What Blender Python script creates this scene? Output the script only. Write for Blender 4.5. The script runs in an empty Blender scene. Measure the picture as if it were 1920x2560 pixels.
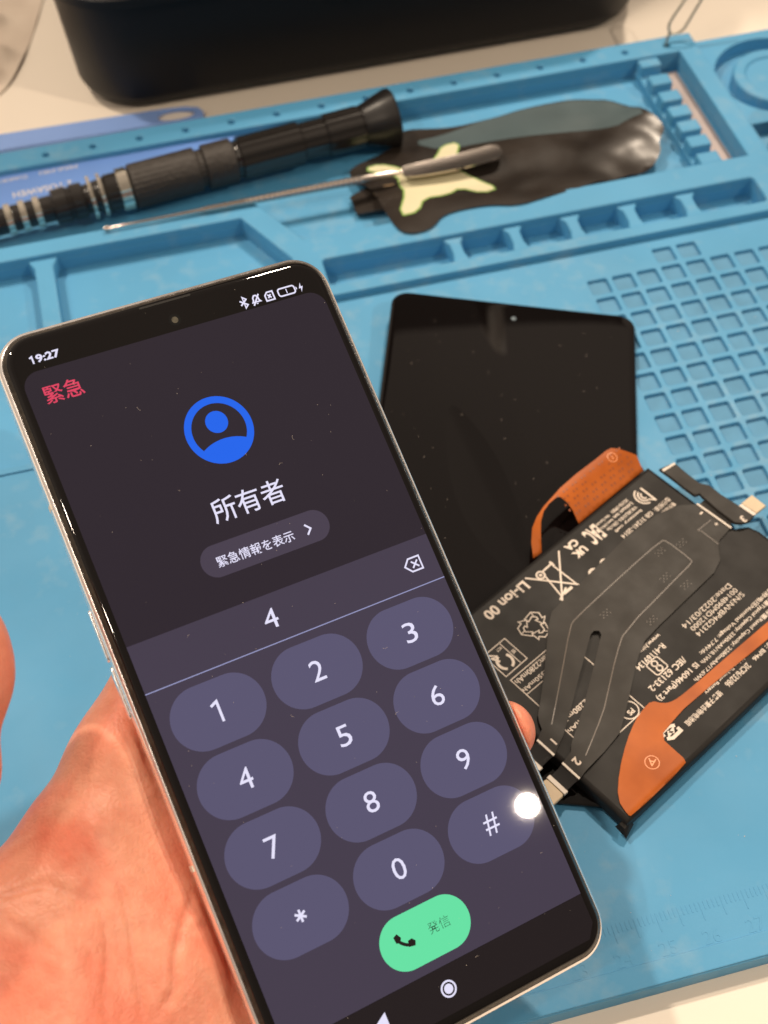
import bpy, bmesh, math, random
import numpy as np
from mathutils import Vector, Matrix, geometry
from mathutils.bvhtree import BVHTree

# all numbers in this script are centimetres; the scene itself is in metres
S = 0.01
C = bpy.context.scene.collection
SC = bpy.context.scene
random.seed(7)
rng = np.random.default_rng(7)

# ------------------------------------------------------------------ camera
CAM_C = np.array([17.40997245, -8.33535610, 28.40777945])
CAM_R = np.array([[0.96857051, 0.21200697, -0.13009312],
                  [-0.24781996, 0.77756553, -0.57790753],
                  [-0.02136450, 0.59198386, 0.80566660]])
FPX = 3300.0                                    # focal length in pixels of the 1920 wide photograph
cam = bpy.data.cameras.new('camera')
cam_ob = bpy.data.objects.new('camera', cam)
C.objects.link(cam_ob)
M = Matrix(CAM_R.tolist()).to_4x4()
M.translation = Vector((CAM_C * S).tolist())
cam_ob.matrix_world = M
cam.sensor_fit = 'HORIZONTAL'
cam.sensor_width = 36.0
cam.lens = 36.0 * FPX / 1920.0
cam.clip_start = 0.01
cam.clip_end = 50.0
cam.dof.use_dof = True
cam.dof.focus_distance = 0.270
cam.dof.aperture_fstop = 27.0
SC.camera = cam_ob

# ------------------------------------------------------------------ world, lamps, exposure
world = bpy.data.worlds.new('World')
SC.world = world
world.use_nodes = True
wn, wl = world.node_tree.nodes, world.node_tree.links
bg = wn['Background']
tc = wn.new('ShaderNodeTexCoord')
sp = wn.new('ShaderNodeSeparateXYZ')
wl.new(tc.outputs['Generated'], sp.inputs[0])
ry = wn.new('ShaderNodeMapRange')               # the room is darker on the photographer's side
ry.inputs['From Min'].default_value = -0.7
ry.inputs['From Max'].default_value = 0.7
ry.inputs['To Min'].default_value = 0.45
ry.inputs['To Max'].default_value = 1.0
wl.new(sp.outputs['Y'], ry.inputs['Value'])
rz = wn.new('ShaderNodeMapRange')
rz.inputs['From Min'].default_value = -0.1
rz.inputs['From Max'].default_value = 0.8
rz.inputs['To Min'].default_value = 0.6
rz.inputs['To Max'].default_value = 1.0
wl.new(sp.outputs['Z'], rz.inputs['Value'])
mu = wn.new('ShaderNodeMath')
mu.operation = 'MULTIPLY'
wl.new(ry.outputs[0], mu.inputs[0])
wl.new(rz.outputs[0], mu.inputs[1])
rx = wn.new('ShaderNodeMapRange')               # and brightest on the left
rx.inputs['From Min'].default_value = -1.0
rx.inputs['From Max'].default_value = 0.2
rx.inputs['To Min'].default_value = 2.0
rx.inputs['To Max'].default_value = 0.93
wl.new(sp.outputs['X'], rx.inputs['Value'])
mx_ = wn.new('ShaderNodeMath')
mx_.operation = 'MULTIPLY'
wl.new(mu.outputs[0], mx_.inputs[0])
wl.new(rx.outputs[0], mx_.inputs[1])
m2 = wn.new('ShaderNodeMath')
m2.operation = 'MULTIPLY'
m2.inputs[1].default_value = 0.43               # ambient level of the room
wl.new(mx_.outputs[0], m2.inputs[0])
bg.inputs['Color'].default_value = (1.0, 0.81, 0.65, 1)
nz_ = wn.new('ShaderNodeTexNoise')              # soft unevenness of the room
nz_.inputs['Scale'].default_value = 1.7
nz_.inputs['Detail'].default_value = 2.0
wl.new(tc.outputs['Generated'], nz_.inputs['Vector'])
rn = wn.new('ShaderNodeMapRange')
rn.inputs['From Min'].default_value = 0.3
rn.inputs['From Max'].default_value = 0.7
rn.inputs['To Min'].default_value = 0.72
rn.inputs['To Max'].default_value = 1.28
wl.new(nz_.outputs['Fac'], rn.inputs['Value'])
m3 = wn.new('ShaderNodeMath')
m3.operation = 'MULTIPLY'
wl.new(m2.outputs[0], m3.inputs[0])
wl.new(rn.outputs[0], m3.inputs[1])
wl.new(m3.outputs[0], bg.inputs['Strength'])


def lamp(name, loc, aim, dia, power, col=(1.0, 0.83, 0.65)):
    l = bpy.data.lights.new(name, 'AREA')
    l.shape = 'DISK'
    l.size = dia * S
    l.energy = power
    l.color = col
    o = bpy.data.objects.new(name, l)
    C.objects.link(o)
    o.location = [v * S for v in loc]
    o.rotation_euler = (Vector(aim) - Vector(loc)).to_track_quat('-Z', 'Y').to_euler()
    return o


# round ceiling downlights, with one added fill
lamp('downlight_or_fill', (144.9, -76.6, 150), (20, 8, 0), 2.5, 12.3)
lamp('downlight_or_fill', (88, 95, 160), (20, 12, 0), 8, 22)
lamp('downlight_or_fill', (-50, 75, 165), (16, 34, 0), 10, 19)  # added fill without a known source, brightens the desk behind the mat
lamp('downlight_or_fill', (-72, -40, 160), (20, 12, 0), 5, 4)
lamp('downlight_or_fill', (-76, -60, 160), (20, 12, 0), 5, 4)

SC.view_settings.view_transform = 'Standard'
SC.view_settings.look = 'None'
SC.view_settings.exposure = 0.0
SC.view_settings.gamma = 1.0
SC.view_settings.use_curve_mapping = False
SC.render.engine = 'CYCLES'
SC.cycles.max_bounces = 8
SC.cycles.sample_clamp_indirect = 6.0


# ------------------------------------------------------------------ geometry helpers
def un(px, py, z=0.0):
    """the point at height z that the photograph shows at pixel (px, py)"""
    v = CAM_R @ np.array([(px - 960) / FPX, -(py - 1280) / FPX, -1.0])
    return CAM_C + v * ((z - CAM_C[2]) / v[2])


def un_y(px, py, y):
    v = CAM_R @ np.array([(px - 960) / FPX, -(py - 1280) / FPX, -1.0])
    return CAM_C + v * ((y - CAM_C[1]) / v[1])


CROP = {'m1': (1140, 1380, 420), 'm2': (1500, 1120, 420), 'm5': (1320, 1800, 420), 'm6': (1300, 1100, 420),
        'm7': (840, 200, 480), 'm8': (0, 240, 560), 'n1': (1200, 200, 520), 'n2': (0, 1640, 520),
        'n3': (0, 2060, 640), 'k5': (1500, 0, 420)}


def cp(c, x, y):
    o = CROP[c]
    return o[0] + x * o[2] / 1659, o[1] + y * o[2] / 1659


def U(c, x, y, z):
    return un(*cp(c, x, y), z)


class MB:
    def __init__(self):
        self.v, self.f = [], []

    def add(self, vs, fs):
        n = len(self.v)
        self.v += [tuple(map(float, p)) for p in vs]
        self.f += [tuple(i + n for i in f) for f in fs]
        return self

    def add_mesh(self, me, scale=1.0):
        self.add([tuple(v.co * scale) for v in me.vertices], [tuple(p.vertices) for p in me.polygons])
        bpy.data.meshes.remove(me)
        return self

    def move(self, fn, start=0):
        self.v = self.v[:start] + [tuple(map(float, fn(p))) for p in self.v[start:]]
        return self

    def box(self, x0, x1, y0, y1, z0, z1):
        vs = [(x, y, z) for z in (z0, z1) for y in (y0, y1) for x in (x0, x1)]
        return self.add(vs, [(0, 2, 3, 1), (4, 5, 7, 6), (0, 1, 5, 4), (2, 6, 7, 3), (0, 4, 6, 2), (1, 3, 7, 5)])

    def loft(self, rings, cap0=True, cap1=True):
        n = len(rings[0])
        vs = [p for r in rings for p in r]
        fs = []
        for k in range(len(rings) - 1):
            for i in range(n):
                j = (i + 1) % n
                fs.append((k * n + i, k * n + j, (k + 1) * n + j, (k + 1) * n + i))
        if cap0:
            fs.append(tuple(range(n - 1, -1, -1)))
        if cap1:
            fs.append(tuple(range((len(rings) - 1) * n, len(rings) * n)))
        return self.add(vs, fs)

    def tube(self, path, r, n=10, cap=True):
        P = [np.array(p, float) for p in path]
        rad = r if hasattr(r, '__len__') else [r] * len(P)
        rings = []
        up = np.array([0.0, 0, 1])
        for i, p in enumerate(P):
            t = P[min(i + 1, len(P) - 1)] - P[max(i - 1, 0)]
            t /= np.linalg.norm(t)
            a = np.cross(up, t)
            if np.linalg.norm(a) < 0.1:
                a = np.cross((1, 0, 0), t)
            a /= np.linalg.norm(a)
            b = np.cross(t, a)
            up = b
            rings.append([p + rad[i] * (math.cos(2 * math.pi * k / n) * a + math.sin(2 * math.pi * k / n) * b) for k in range(n)])
        return self.loft(rings, cap, cap)

    def sphere(self, c, r, n=10):
        rings = []
        for i in range(1, n):
            t = math.pi * i / n
            rings.append([(c[0] + r * math.sin(t) * math.cos(2 * math.pi * k / (2 * n)), c[1] + r * math.sin(t) * math.sin(2 * math.pi * k / (2 * n)),
                           c[2] - r * math.cos(t)) for k in range(2 * n)])
        return self.loft(rings)

    def build(self, name, mat, parent=None, smooth=40, loc=None):
        """links everything collected as ONE mesh object; loc is its origin in centimetres"""
        me = bpy.data.meshes.new(name)
        o0 = np.array(loc if loc is not None else (0, 0, 0), float)
        me.from_pydata([tuple((np.array(p) - o0) * S) for p in self.v], [], self.f)
        me.validate()
        return link(name, me, mat, parent, smooth, loc)


def link(name, me, mat, parent=None, smooth=40, loc=None):
    me.materials.append(mat)
    if smooth:
        me.polygons.foreach_set('use_smooth', [True] * len(me.polygons))
        me.set_sharp_from_angle(angle=math.radians(smooth))
    o = bpy.data.objects.new(name, me)
    C.objects.link(o)
    if parent is not None:
        o.parent = parent
    elif loc is not None:
        o.location = [v * S for v in loc]
    return o


def thing(name, label, cat, loc=(0, 0, 0), rot=None, group=None):
    o = bpy.data.objects.new(name, None)
    o.empty_display_size = 0.02
    C.objects.link(o)
    m = (Matrix(rot).to_4x4() if rot is not None else Matrix.Identity(4))
    m.translation = Vector([v * S for v in loc])
    o.matrix_world = m
    return tag(o, label, cat, group)


def tag(o, label, cat, group=None, kind=None):
    if label:
        o['label'] = label
    if cat:
        o['category'] = cat
    if group:
        o['group'] = group
    if kind:
        o['kind'] = kind
    return o


def rrect(x0, x1, y0, y1, r, n=8, d=0.0):
    """rounded rectangle outline, inset by d"""
    x0, x1, y0, y1 = x0 + d, x1 - d, y0 + d, y1 - d
    r = max(r - d, 0.02)
    out = []
    for cx, cy, a in ((x1 - r, y0 + r, -90), (x1 - r, y1 - r, 0), (x0 + r, y1 - r, 90), (x0 + r, y0 + r, 180)):
        for k in range(n + 1):
            t = math.radians(a + 90 * k / n)
            out.append((cx + r * math.cos(t), cy + r * math.sin(t)))
    return out


def circ(cx, cy, r, n=32):
    return [(cx + r * math.cos(2 * math.pi * k / n), cy + r * math.sin(2 * math.pi * k / n)) for k in range(n)]


def area2(p):
    return sum(p[i - 1][0] * p[i][1] - p[i][0] * p[i - 1][1] for i in range(len(p)))


def tri_fill(outline, holes=(), inner=()):
    """triangulated flat area with holes: (2D points, triangles)"""
    pts, edges = [], []
    for loop in [outline] + list(holes):
        n = len(pts)
        pts += [Vector((p[0], p[1])) for p in loop]
        edges += [(n + i, n + (i + 1) % len(loop)) for i in range(len(loop))]
    pts += [Vector((p[0], p[1])) for p in inner]
    v, e, f, *_ = geometry.delaunay_2d_cdt(pts, edges, [], 0, 1e-6)
    v = [tuple(p) for p in v]

    def inside(q, loop):
        c = False
        for i in range(len(loop)):
            (xa, ya), (xb, yb) = loop[i - 1][:2], loop[i][:2]
            if (ya > q[1]) != (yb > q[1]) and q[0] < (xb - xa) * (q[1] - ya) / (yb - ya) + xa:
                c = not c
        return c
    out = []
    for t in f:
        q = (sum(v[i][0] for i in t) / 3, sum(v[i][1] for i in t) / 3)
        if inside(q, outline) and not any(inside(q, h) for h in holes):
            a = [v[i] for i in t]
            out.append(tuple(t) if area2(a) > 0 else tuple(reversed(t)))
    return v, out


def chaikin(p, it=1, closed=True):
    for _ in range(it):
        q = []
        n = len(p)
        for i in range(n if closed else n - 1):
            a, b = np.array(p[i], float), np.array(p[(i + 1) % n], float)
            q += [tuple(.75 * a + .25 * b), tuple(.25 * a + .75 * b)]
        if not closed:
            q = [tuple(p[0])] + q + [tuple(p[-1])]
        p = q
    return p


def offset_loop(p, d):
    """move a loop to its left by d (inwards for a counter-clockwise loop)"""
    out = []
    n = len(p)
    for i in range(n):
        a, b, c = np.array(p[i - 1]), np.array(p[i]), np.array(p[(i + 1) % n])
        t1, t2 = (b - a) / (np.linalg.norm(b - a) + 1e-9), (c - b) / (np.linalg.norm(c - b) + 1e-9)
        n1, n2 = np.array([-t1[1], t1[0]]), np.array([-t2[1], t2[0]])
        m = n1 + n2
        L = m @ n1
        m = m / L if L > 0.3 else m / 0.3
        out.append(tuple(b + m * d))
    return out


def slab(mb, outline, z0, z1, holes=(), bevel=0.0, steps=2, bottom=True):
    """solid plate with through holes and rounded top edges"""
    if area2(outline) < 0:
        outline = outline[::-1]
    holes = [h[::-1] if area2(h) > 0 else h for h in holes]
    loops = [outline] + list(holes)
    top = []
    for lp in loops:
        rings = [[(x, y, z0) for x, y in lp], [(x, y, z1 - bevel) for x, y in lp]]
        last = lp
        for k in range(1, steps + 1) if bevel else ():
            t = math.pi / 2 * k / steps
            last = offset_loop(lp, bevel * (1 - math.cos(t)))
            rings.append([(x, y, z1 - bevel + bevel * math.sin(t)) for x, y in last])
        mb.loft(rings, False, False)
        top.append(last)
    v, f = tri_fill(top[0], top[1:])
    mb.add([(x, y, z1) for x, y in v], f)
    if bottom:
        v, f = tri_fill(loops[0], loops[1:])
        mb.add([(x, y, z0) for x, y in v], [t[::-1] for t in f])
    return mb


def plate(mb, outline, z, holes=()):
    if area2(outline) < 0:
        outline = outline[::-1]
    v, f = tri_fill(outline, holes)
    return mb.add([(x, y, z) for x, y in v], f)


def grid_inside(outline, step):
    xs, ys = [p[0] for p in outline], [p[1] for p in outline]
    out = []
    o = np.array([p[:2] for p in outline])
    a, b = o, np.roll(o, -1, 0)
    ab_ = b - a
    y = min(ys) + step / 2
    while y < max(ys):
        x = min(xs) + step / 2
        while x < max(xs):
            q = np.array([x, y])
            t = np.clip(((q - a) * ab_).sum(1) / ((ab_ ** 2).sum(1) + 1e-9), 0, 1)
            if np.min(np.linalg.norm(a + ab_ * t[:, None] - q, axis=1)) > step * .45:
                c = False
                for i in range(len(o)):
                    if (a[i, 1] > y) != (b[i, 1] > y) and x < (b[i, 0] - a[i, 0]) * (y - a[i, 1]) / (b[i, 1] - a[i, 1]) + a[i, 0]:
                        c = not c
                if c:
                    out.append((x, y))
            x += step
        y += step
    return out


def densify(loop, step):
    out = []
    for i in range(len(loop)):
        a, b = np.array(loop[i][:2], float), np.array(loop[(i + 1) % len(loop)][:2], float)
        n = max(1, int(np.linalg.norm(b - a) / step))
        out += [tuple(a + (b - a) * k / n) for k in range(n)]
    return out


def sheet(mb, outline, zf, step=0.2, th=0.015, holes=()):
    """thin curved sheet over a flat outline; zf(x, y) gives its height"""
    if area2(outline) < 0:
        outline = outline[::-1]
    o = densify(outline, step)
    hs = [densify(h, step) for h in holes]
    v, f = tri_fill(o, hs, grid_inside(o, step))
    n = len(v)
    top = [(x, y, zf(x, y)) for x, y in v]
    bot = [(x, y, z - th) for x, y, z in top]
    cnt = {}
    for t in f:
        for i in range(3):
            cnt[(t[i], t[(i + 1) % 3])] = 1
    side = [(a, a + n, b + n, b) for a, b in cnt if (b, a) not in cnt]
    return mb.add(top + bot, list(f) + [tuple(i + n for i in t[::-1]) for t in f] + side)


def stroke(mb, pts, w, z, closed=False):
    """flat line of width w with mitred corners"""
    P = [np.array(p[:2], float) for p in pts]
    n = len(P)
    L, R = [], []
    for i in range(n):
        a = P[i - 1] if (closed or i > 0) else P[i] - (P[i + 1] - P[i])
        c = P[(i + 1) % n] if (closed or i < n - 1) else P[i] + (P[i] - P[i - 1])
        t1, t2 = (P[i] - a) / (np.linalg.norm(P[i] - a) + 1e-9), (c - P[i]) / (np.linalg.norm(c - P[i]) + 1e-9)
        n1, n2 = np.array([-t1[1], t1[0]]), np.array([-t2[1], t2[0]])
        m = n1 + n2
        m = m / max(m @ n1, 0.45)
        L.append(P[i] + m * w / 2)
        R.append(P[i] - m * w / 2)
    vs = [(*p, z) for p in L] + [(*p, z) for p in R]
    fs = [(i, n + i, n + (i + 1) % n, (i + 1) % n) for i in range(n if closed else n - 1)]
    return mb.add(vs, fs)


def text_mesh(body, bold=0.0, extrude=0.0):
    cu = bpy.data.curves.new('lettering', 'FONT')
    cu.body = body
    cu.size = 1.0
    cu.resolution_u = 3
    cu.offset = bold
    cu.extrude = extrude
    ob = bpy.data.objects.new('lettering', cu)
    me = bpy.data.meshes.new_from_object(ob)
    bpy.data.objects.remove(ob)
    bpy.data.curves.remove(cu)
    return me


def text(mb, body, cx, cy, w=None, h=None, z=0.0, bold=0.0, sx=1.0, rot=0.0, anchor='c', th=0.0):
    """lettering fitted into w x h around (cx, cy)"""
    me = text_mesh(body, bold)
    P = np.array([tuple(v.co)[:2] for v in me.vertices])
    lo, hi = P.min(0), P.max(0)
    ext = hi - lo
    if w and h:
        s = np.array([w / ext[0], h / ext[1]])
    elif w:
        s = np.array([w / ext[0]] * 2)
    else:
        s = np.array([h / ext[1] * sx, h / ext[1]])
    Q = (P - (lo + hi) / 2) * s
    if anchor == 'l':
        Q[:, 0] += ext[0] * s[0] / 2
    if anchor == 'r':
        Q[:, 0] -= ext[0] * s[0] / 2
    c, sn = math.cos(rot), math.sin(rot)
    Q = np.stack([Q[:, 0] * c - Q[:, 1] * sn + cx, Q[:, 0] * sn + Q[:, 1] * c + cy], 1)
    fs = [tuple(p.vertices) for p in me.polygons]
    bpy.data.meshes.remove(me)
    if th == 0:
        return mb.add([(x, y, z) for x, y in Q], fs)
    n = len(Q)
    cnt = {}
    for t in fs:
        for i in range(len(t)):
            cnt[(t[i], t[(i + 1) % len(t)])] = 1
    side = [(a, a + n, b + n, b) for a, b in cnt if (b, a) not in cnt]
    return mb.add([(x, y, z + th) for x, y in Q] + [(x, y, z) for x, y in Q], fs + side)


def lathe(mb, prof, p0, p1, n=28, flutes=0, depth=0.0, span=None):
    """profile [(s, r)] turned around the axis p0 -> p1 (s in cm from p0)"""
    p0, p1 = np.array(p0, float), np.array(p1, float)
    t = (p1 - p0) / np.linalg.norm(p1 - p0)
    a = np.cross((0, 0, 1), t)
    a /= np.linalg.norm(a)
    b = np.cross(t, a)
    rings = []
    for s_, r in prof:
        ring = []
        for k in range(n):
            th = 2 * math.pi * k / n
            rr = r * (1 - depth * (0.5 + 0.5 * math.cos(flutes * th))) if flutes else r
            ring.append(p0 + t * s_ + rr * (math.cos(th) * a + math.sin(th) * b))
        rings.append(ring)
    return mb.loft(rings)


# ------------------------------------------------------------------ materials
def mat(name, col, rough=0.5, metal=0.0, spec=0.5, noise=0.0, nscale=40.0, bump=0.0, bscale=200.0, bdist=0.0002,
        emit=None, estr=1.0, coat=0.0, sss=0.0, rnoise=0.0, col2=None, smudge=0.0):
    m = bpy.data.materials.new(name)
    m.use_nodes = True
    nt = m.node_tree
    b = nt.nodes['Principled BSDF']
    b.inputs['Base Color'].default_value = (*col, 1)
    b.inputs['Roughness'].default_value = rough
    b.inputs['Metallic'].default_value = metal
    b.inputs['Specular IOR Level'].default_value = spec
    b.inputs['Coat Weight'].default_value = coat
    b.inputs['Coat Roughness'].default_value = 0.04
    if emit:
        b.inputs['Emission Color'].default_value = (*emit, 1)
        b.inputs['Emission Strength'].default_value = estr
    if sss:
        b.inputs['Subsurface Weight'].default_value = sss
        b.inputs['Subsurface Radius'].default_value = (0.006, 0.0022, 0.0012)
        b.inputs['Subsurface Scale'].default_value = 1.0
    tcn = nt.nodes.new('ShaderNodeTexCoord')

    def ntex(scale, detail=4.0):
        n = nt.nodes.new('ShaderNodeTexNoise')
        n.inputs['Scale'].default_value = scale
        n.inputs['Detail'].default_value = detail
        nt.links.new(tcn.outputs['Object'], n.inputs['Vector'])
        return n
    if noise or col2:
        n = ntex(nscale)
        mx = nt.nodes.new('ShaderNodeMix')
        mx.data_type = 'RGBA'
        if col2:
            mx.inputs[6].default_value = (*col, 1)
            mx.inputs[7].default_value = (*col2, 1)
        else:
            mx.inputs[6].default_value = (*[min(1, c * (1 + noise)) for c in col], 1)
            mx.inputs[7].default_value = (*[c * (1 - noise) for c in col], 1)
        r = nt.nodes.new('ShaderNodeMapRange')
        r.inputs['From Min'].default_value = 0.35
        r.inputs['From Max'].default_value = 0.65
        nt.links.new(n.outputs['Fac'], r.inputs['Value'])
        nt.links.new(r.outputs[0], mx.inputs[0])
        nt.links.new(mx.outputs[2], b.inputs['Base Color'])
    if smudge:                                  # worn, dusty patches
        n1, n2 = ntex(14, 9.0), ntex(190, 6.0)
        n1.inputs['Roughness'].default_value = .65
        ml = nt.nodes.new('ShaderNodeMath')
        ml.operation = 'MULTIPLY'
        nt.links.new(n1.outputs['Fac'], ml.inputs[0])
        nt.links.new(n2.outputs['Fac'], ml.inputs[1])
        r = nt.nodes.new('ShaderNodeMapRange')
        r.inputs['From Min'].default_value = .26
        r.inputs['From Max'].default_value = .42
        r.inputs['To Max'].default_value = smudge
        nt.links.new(ml.outputs[0], r.inputs['Value'])
        mx2 = nt.nodes.new('ShaderNodeMix')
        mx2.data_type = 'RGBA'
        nt.links.new(r.outputs[0], mx2.inputs[0])
        nt.links.new(mx.outputs[2], mx2.inputs[6])
        mx2.inputs[7].default_value = (.36, .46, .50, 1)
        nt.links.new(mx2.outputs[2], b.inputs['Base Color'])
    if rnoise:
        n = ntex(nscale * 1.7 + 5)
        r = nt.nodes.new('ShaderNodeMapRange')
        r.inputs['From Min'].default_value = 0.3
        r.inputs['From Max'].default_value = 0.7
        r.inputs['To Min'].default_value = max(0.0, rough - rnoise)
        r.inputs['To Max'].default_value = rough + rnoise
        nt.links.new(n.outputs['Fac'], r.inputs['Value'])
        nt.links.new(r.outputs[0], b.inputs['Roughness'])
    if bump:
        n = ntex(bscale, 3.0)
        bp = nt.nodes.new('ShaderNodeBump')
        bp.inputs['Strength'].default_value = bump
        bp.inputs['Distance'].default_value = bdist
        nt.links.new(n.outputs['Fac'], bp.inputs['Height'])
        nt.links.new(bp.outputs[0], b.inputs['Normal'])
    return m


def ui(name, col, s=1.0):
    """a lit area of the phone screen under its glossy glass"""
    return mat(name, (0.004, 0.004, 0.004), rough=0.016, emit=col, estr=s)


M_DESK = mat('desk_laminate', (0.80, 0.72, 0.62), rough=0.45, noise=0.02, nscale=12, bump=0.1, bscale=90)
M_MAT = mat('blue_silicone', (0.072, 0.300, 0.53), rough=0.6, noise=0.05, nscale=25, bump=0.25, bscale=900, bdist=0.00008, rnoise=0.08, smudge=0.22)
M_MATDUST = mat('dusty_silicone', (0.088, 0.265, 0.44), rough=0.7, noise=0.08, nscale=120)
M_STEEL = mat('brushed_magnet', (0.46, 0.38, 0.36), rough=0.4, metal=0.3, noise=0.1, nscale=80)
M_GLASS = mat('black_glass', (0.004, 0.003, 0.003), rough=0.02)
M_FRAME = mat('silver_frame', (0.95, 0.91, 0.90), rough=0.25, metal=0.9, rnoise=0.05, nscale=200)
M_GASKET = mat('scuffed_gasket', (0.018, 0.014, 0.010), rough=0.3, bump=1.0, bscale=900, bdist=0.0002, col2=(0.040, 0.031, 0.022), nscale=500)
M_SLIT = mat('dark_slit', (0.006, 0.005, 0.004), rough=0.4)
M_CREAM = mat('antenna_plastic', (0.66, 0.60, 0.50), rough=0.4)
M_BLACK = mat('black_plastic', (0.010, 0.009, 0.009), rough=0.3, noise=0.1, nscale=50)
M_CASE = mat('case_plastic', (0.006, 0.006, 0.008), rough=0.45, spec=0.22, bump=0.15, bscale=600)
M_BATT = mat('battery_wrap', (0.016, 0.0145, 0.0135), rough=0.5, spec=0.17, noise=0.06, nscale=60, bump=0.15, bscale=1200, bdist=0.00004, rnoise=0.05)
M_FLEX = mat('black_flex', (0.032, 0.029, 0.026), rough=0.5, spec=0.2, noise=0.10, nscale=90, bump=0.12, bscale=1500, bdist=0.00003, rnoise=0.05)
M_TRACE = mat('flex_relief', (0.085, 0.062, 0.045), rough=0.4)
M_PRINT = mat('white_print', (0.74, 0.64, 0.55), rough=0.6, noise=0.08, nscale=300)
M_GOLD = mat('connector_tan', (0.55, 0.43, 0.28), rough=0.45, noise=0.05, nscale=200)
M_SILVER = mat('connector_silver', (0.48, 0.43, 0.38), rough=0.5, metal=0.4)


def orange_mat(name):
    m = mat(name, (0.47, 0.118, 0.020), rough=0.40, spec=0.13, col2=(0.34, 0.078, 0.012), nscale=70, bump=0.15, bscale=150, bdist=0.0003, sss=0.0)
    return m


M_ORANGE = orange_mat('polyimide')
M_ORANGE_DOT = mat('polyimide_dots', (0.26, 0.058, 0.008), rough=0.4)
M_ORANGE_INK = mat('polyimide_ink', (0.85, 0.33, 0.14), rough=0.4)
M_RING = mat('polished_ring', (0.88, 0.82, 0.70), rough=0.16, metal=0.95)
M_KNURL = mat('knurled_black', (0.026, 0.021, 0.018), rough=0.55, bump=1.0, bscale=700, bdist=0.0004)
M_BARREL = mat('barrel_black', (0.012, 0.010, 0.009), rough=0.22, spec=0.7)
M_BLUE = mat('blue_plastic', (0.13, 0.27, 0.66), rough=0.4, noise=0.04, nscale=40)
M_BLUEPALE = mat('pale_blue_plastic', (0.22, 0.36, 0.74), rough=0.4, noise=0.03, nscale=40)
M_WHITE = mat('white_ink', (0.65, 0.62, 0.60), rough=0.6)
M_METAL = mat('tool_steel', (0.58, 0.52, 0.48), rough=0.22, metal=0.95)
M_FILM = mat('graphite_film', (0.022, 0.017, 0.014), rough=0.34, noise=0.25, nscale=45, bump=0.25, bscale=60, bdist=0.0006, rnoise=0.06)
M_STICKER = mat('cream_sticker', (0.66, 0.62, 0.42), rough=0.5, noise=0.04, nscale=60)
M_GREEN = mat('green_liner', (0.24, 0.42, 0.10), rough=0.5)
M_MARGIN = mat('tinted_film', (0.075, 0.105, 0.115), rough=0.3, noise=0.1, nscale=40)
M_TAN = mat('tan_tab', (0.44, 0.31, 0.18), rough=0.5, spec=0.3, col2=(0.36, 0.24, 0.13), nscale=90)
M_WIRE = mat('steel_wire', (0.40, 0.37, 0.30), rough=0.35, metal=0.8)
M_POUCH = mat('pouch_film', (0.70, 0.60, 0.50), rough=0.4, col2=(0.60, 0.50, 0.41), nscale=45)
M_LINT = mat('lint', (0.60, 0.52, 0.45), rough=0.8)

# ------------------------------------------------------------------ desk
mb = MB()
slab(mb, [(-45, -35), (95, -35), (95, 80), (-45, 80)], -3.4, -0.6, bevel=0.1)
desk = mb.build('desk', M_DESK, loc=(25, 20, -0.6))
tag(desk, 'cream desk top under the blue repair mat', 'desk', kind='structure')

# ------------------------------------------------------------------ silicone repair mat
matt = thing('repair_mat', 'blue silicone repair mat with raised tool trays, square cells and a moulded ruler', 'mat', (22, 14, -0.6))
mo = np.array([22, 14, -0.6])


def mpart(mb, name, m, parent=matt, smooth=35):
    mb.move(lambda p: np.array(p) - mo)
    return mb.build(name, m, parent, smooth)


tray = chaikin([(6.0, 24.95), (20.95, 24.95), (22.15, 22.78), (37.05, 22.78), (37.05, 28.7), (6.0, 28.7)], 0)
lower_left = [(6.0, 16.2), (21.6, 16.2), (21.6, 22.05), (20.45, 24.28), (6.0, 24.28)]
pockets = [rrect(a, b, 20.55, 21.72, 0.12, 3) for a, b in ((22.5, 26.4), (27.0, 28.33), (28.93, 30.22), (30.86, 32.13), (32.77, 34.06), (34.74, 36.75))]
recess = [(38.0, 20.6), (46, 20.6), (46, 24.5), (38.0, 24.5)]
dish = circ(39.95, 26.85, 2.12, 48)
outline = [(-0.6, -1.48), (45, -1.48), (45, 29.45), (37.72, 29.45), (37.72, 29.64), (-0.6, 29.64)]
outline = [(-0.6, -1.48), (46.6, -1.48), (46.6, 29.4), (-0.6, 29.4)]
deep = [tray, lower_left, dish] + [rrect(22.5, 36.75, 20.55, 21.72, 0.12, 3)] + [recess]
cells = []
GX, GY, PT, CW = 30.13, 19.66, 0.7995, 0.62
for r in range(16):
    for c in range(-1 if r > 99 else 0, 20):
        if r == 0 and c not in (3, 4):
            continue
        x, y = GX + c * PT, GY - r * PT
        if x + CW < 45.5:
            cells.append(rrect(x, x + CW, y - CW, y, 0.07, 3))
mb = MB()
slab(mb, outline, -0.6, -0.5, bottom=True)
slab(mb, outline, -0.499, -0.12, deep, bottom=False)
slab(mb, outline, -0.119, 0.0, deep + cells, bevel=0.035, steps=2, bottom=False)
mpart(mb, 'base_sheet', M_MAT)
mb = MB()
plate(mb, [(GX - .3, GY - 15.6 * PT), (46, GY - 15.6 * PT), (46, GY + .3), (GX - .3, GY + .3)], -0.1175)
mpart(mb, 'cell_floor', M_MATDUST)
mb = MB()
slab(mb, [(-0.6, 15.98), (21.6, 15.98), (21.6, 16.195), (-0.6, 16.195)], 0.0006, 0.06, bevel=.02, bottom=False)
mpart(mb, 'tray_lip', M_MAT)
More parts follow.
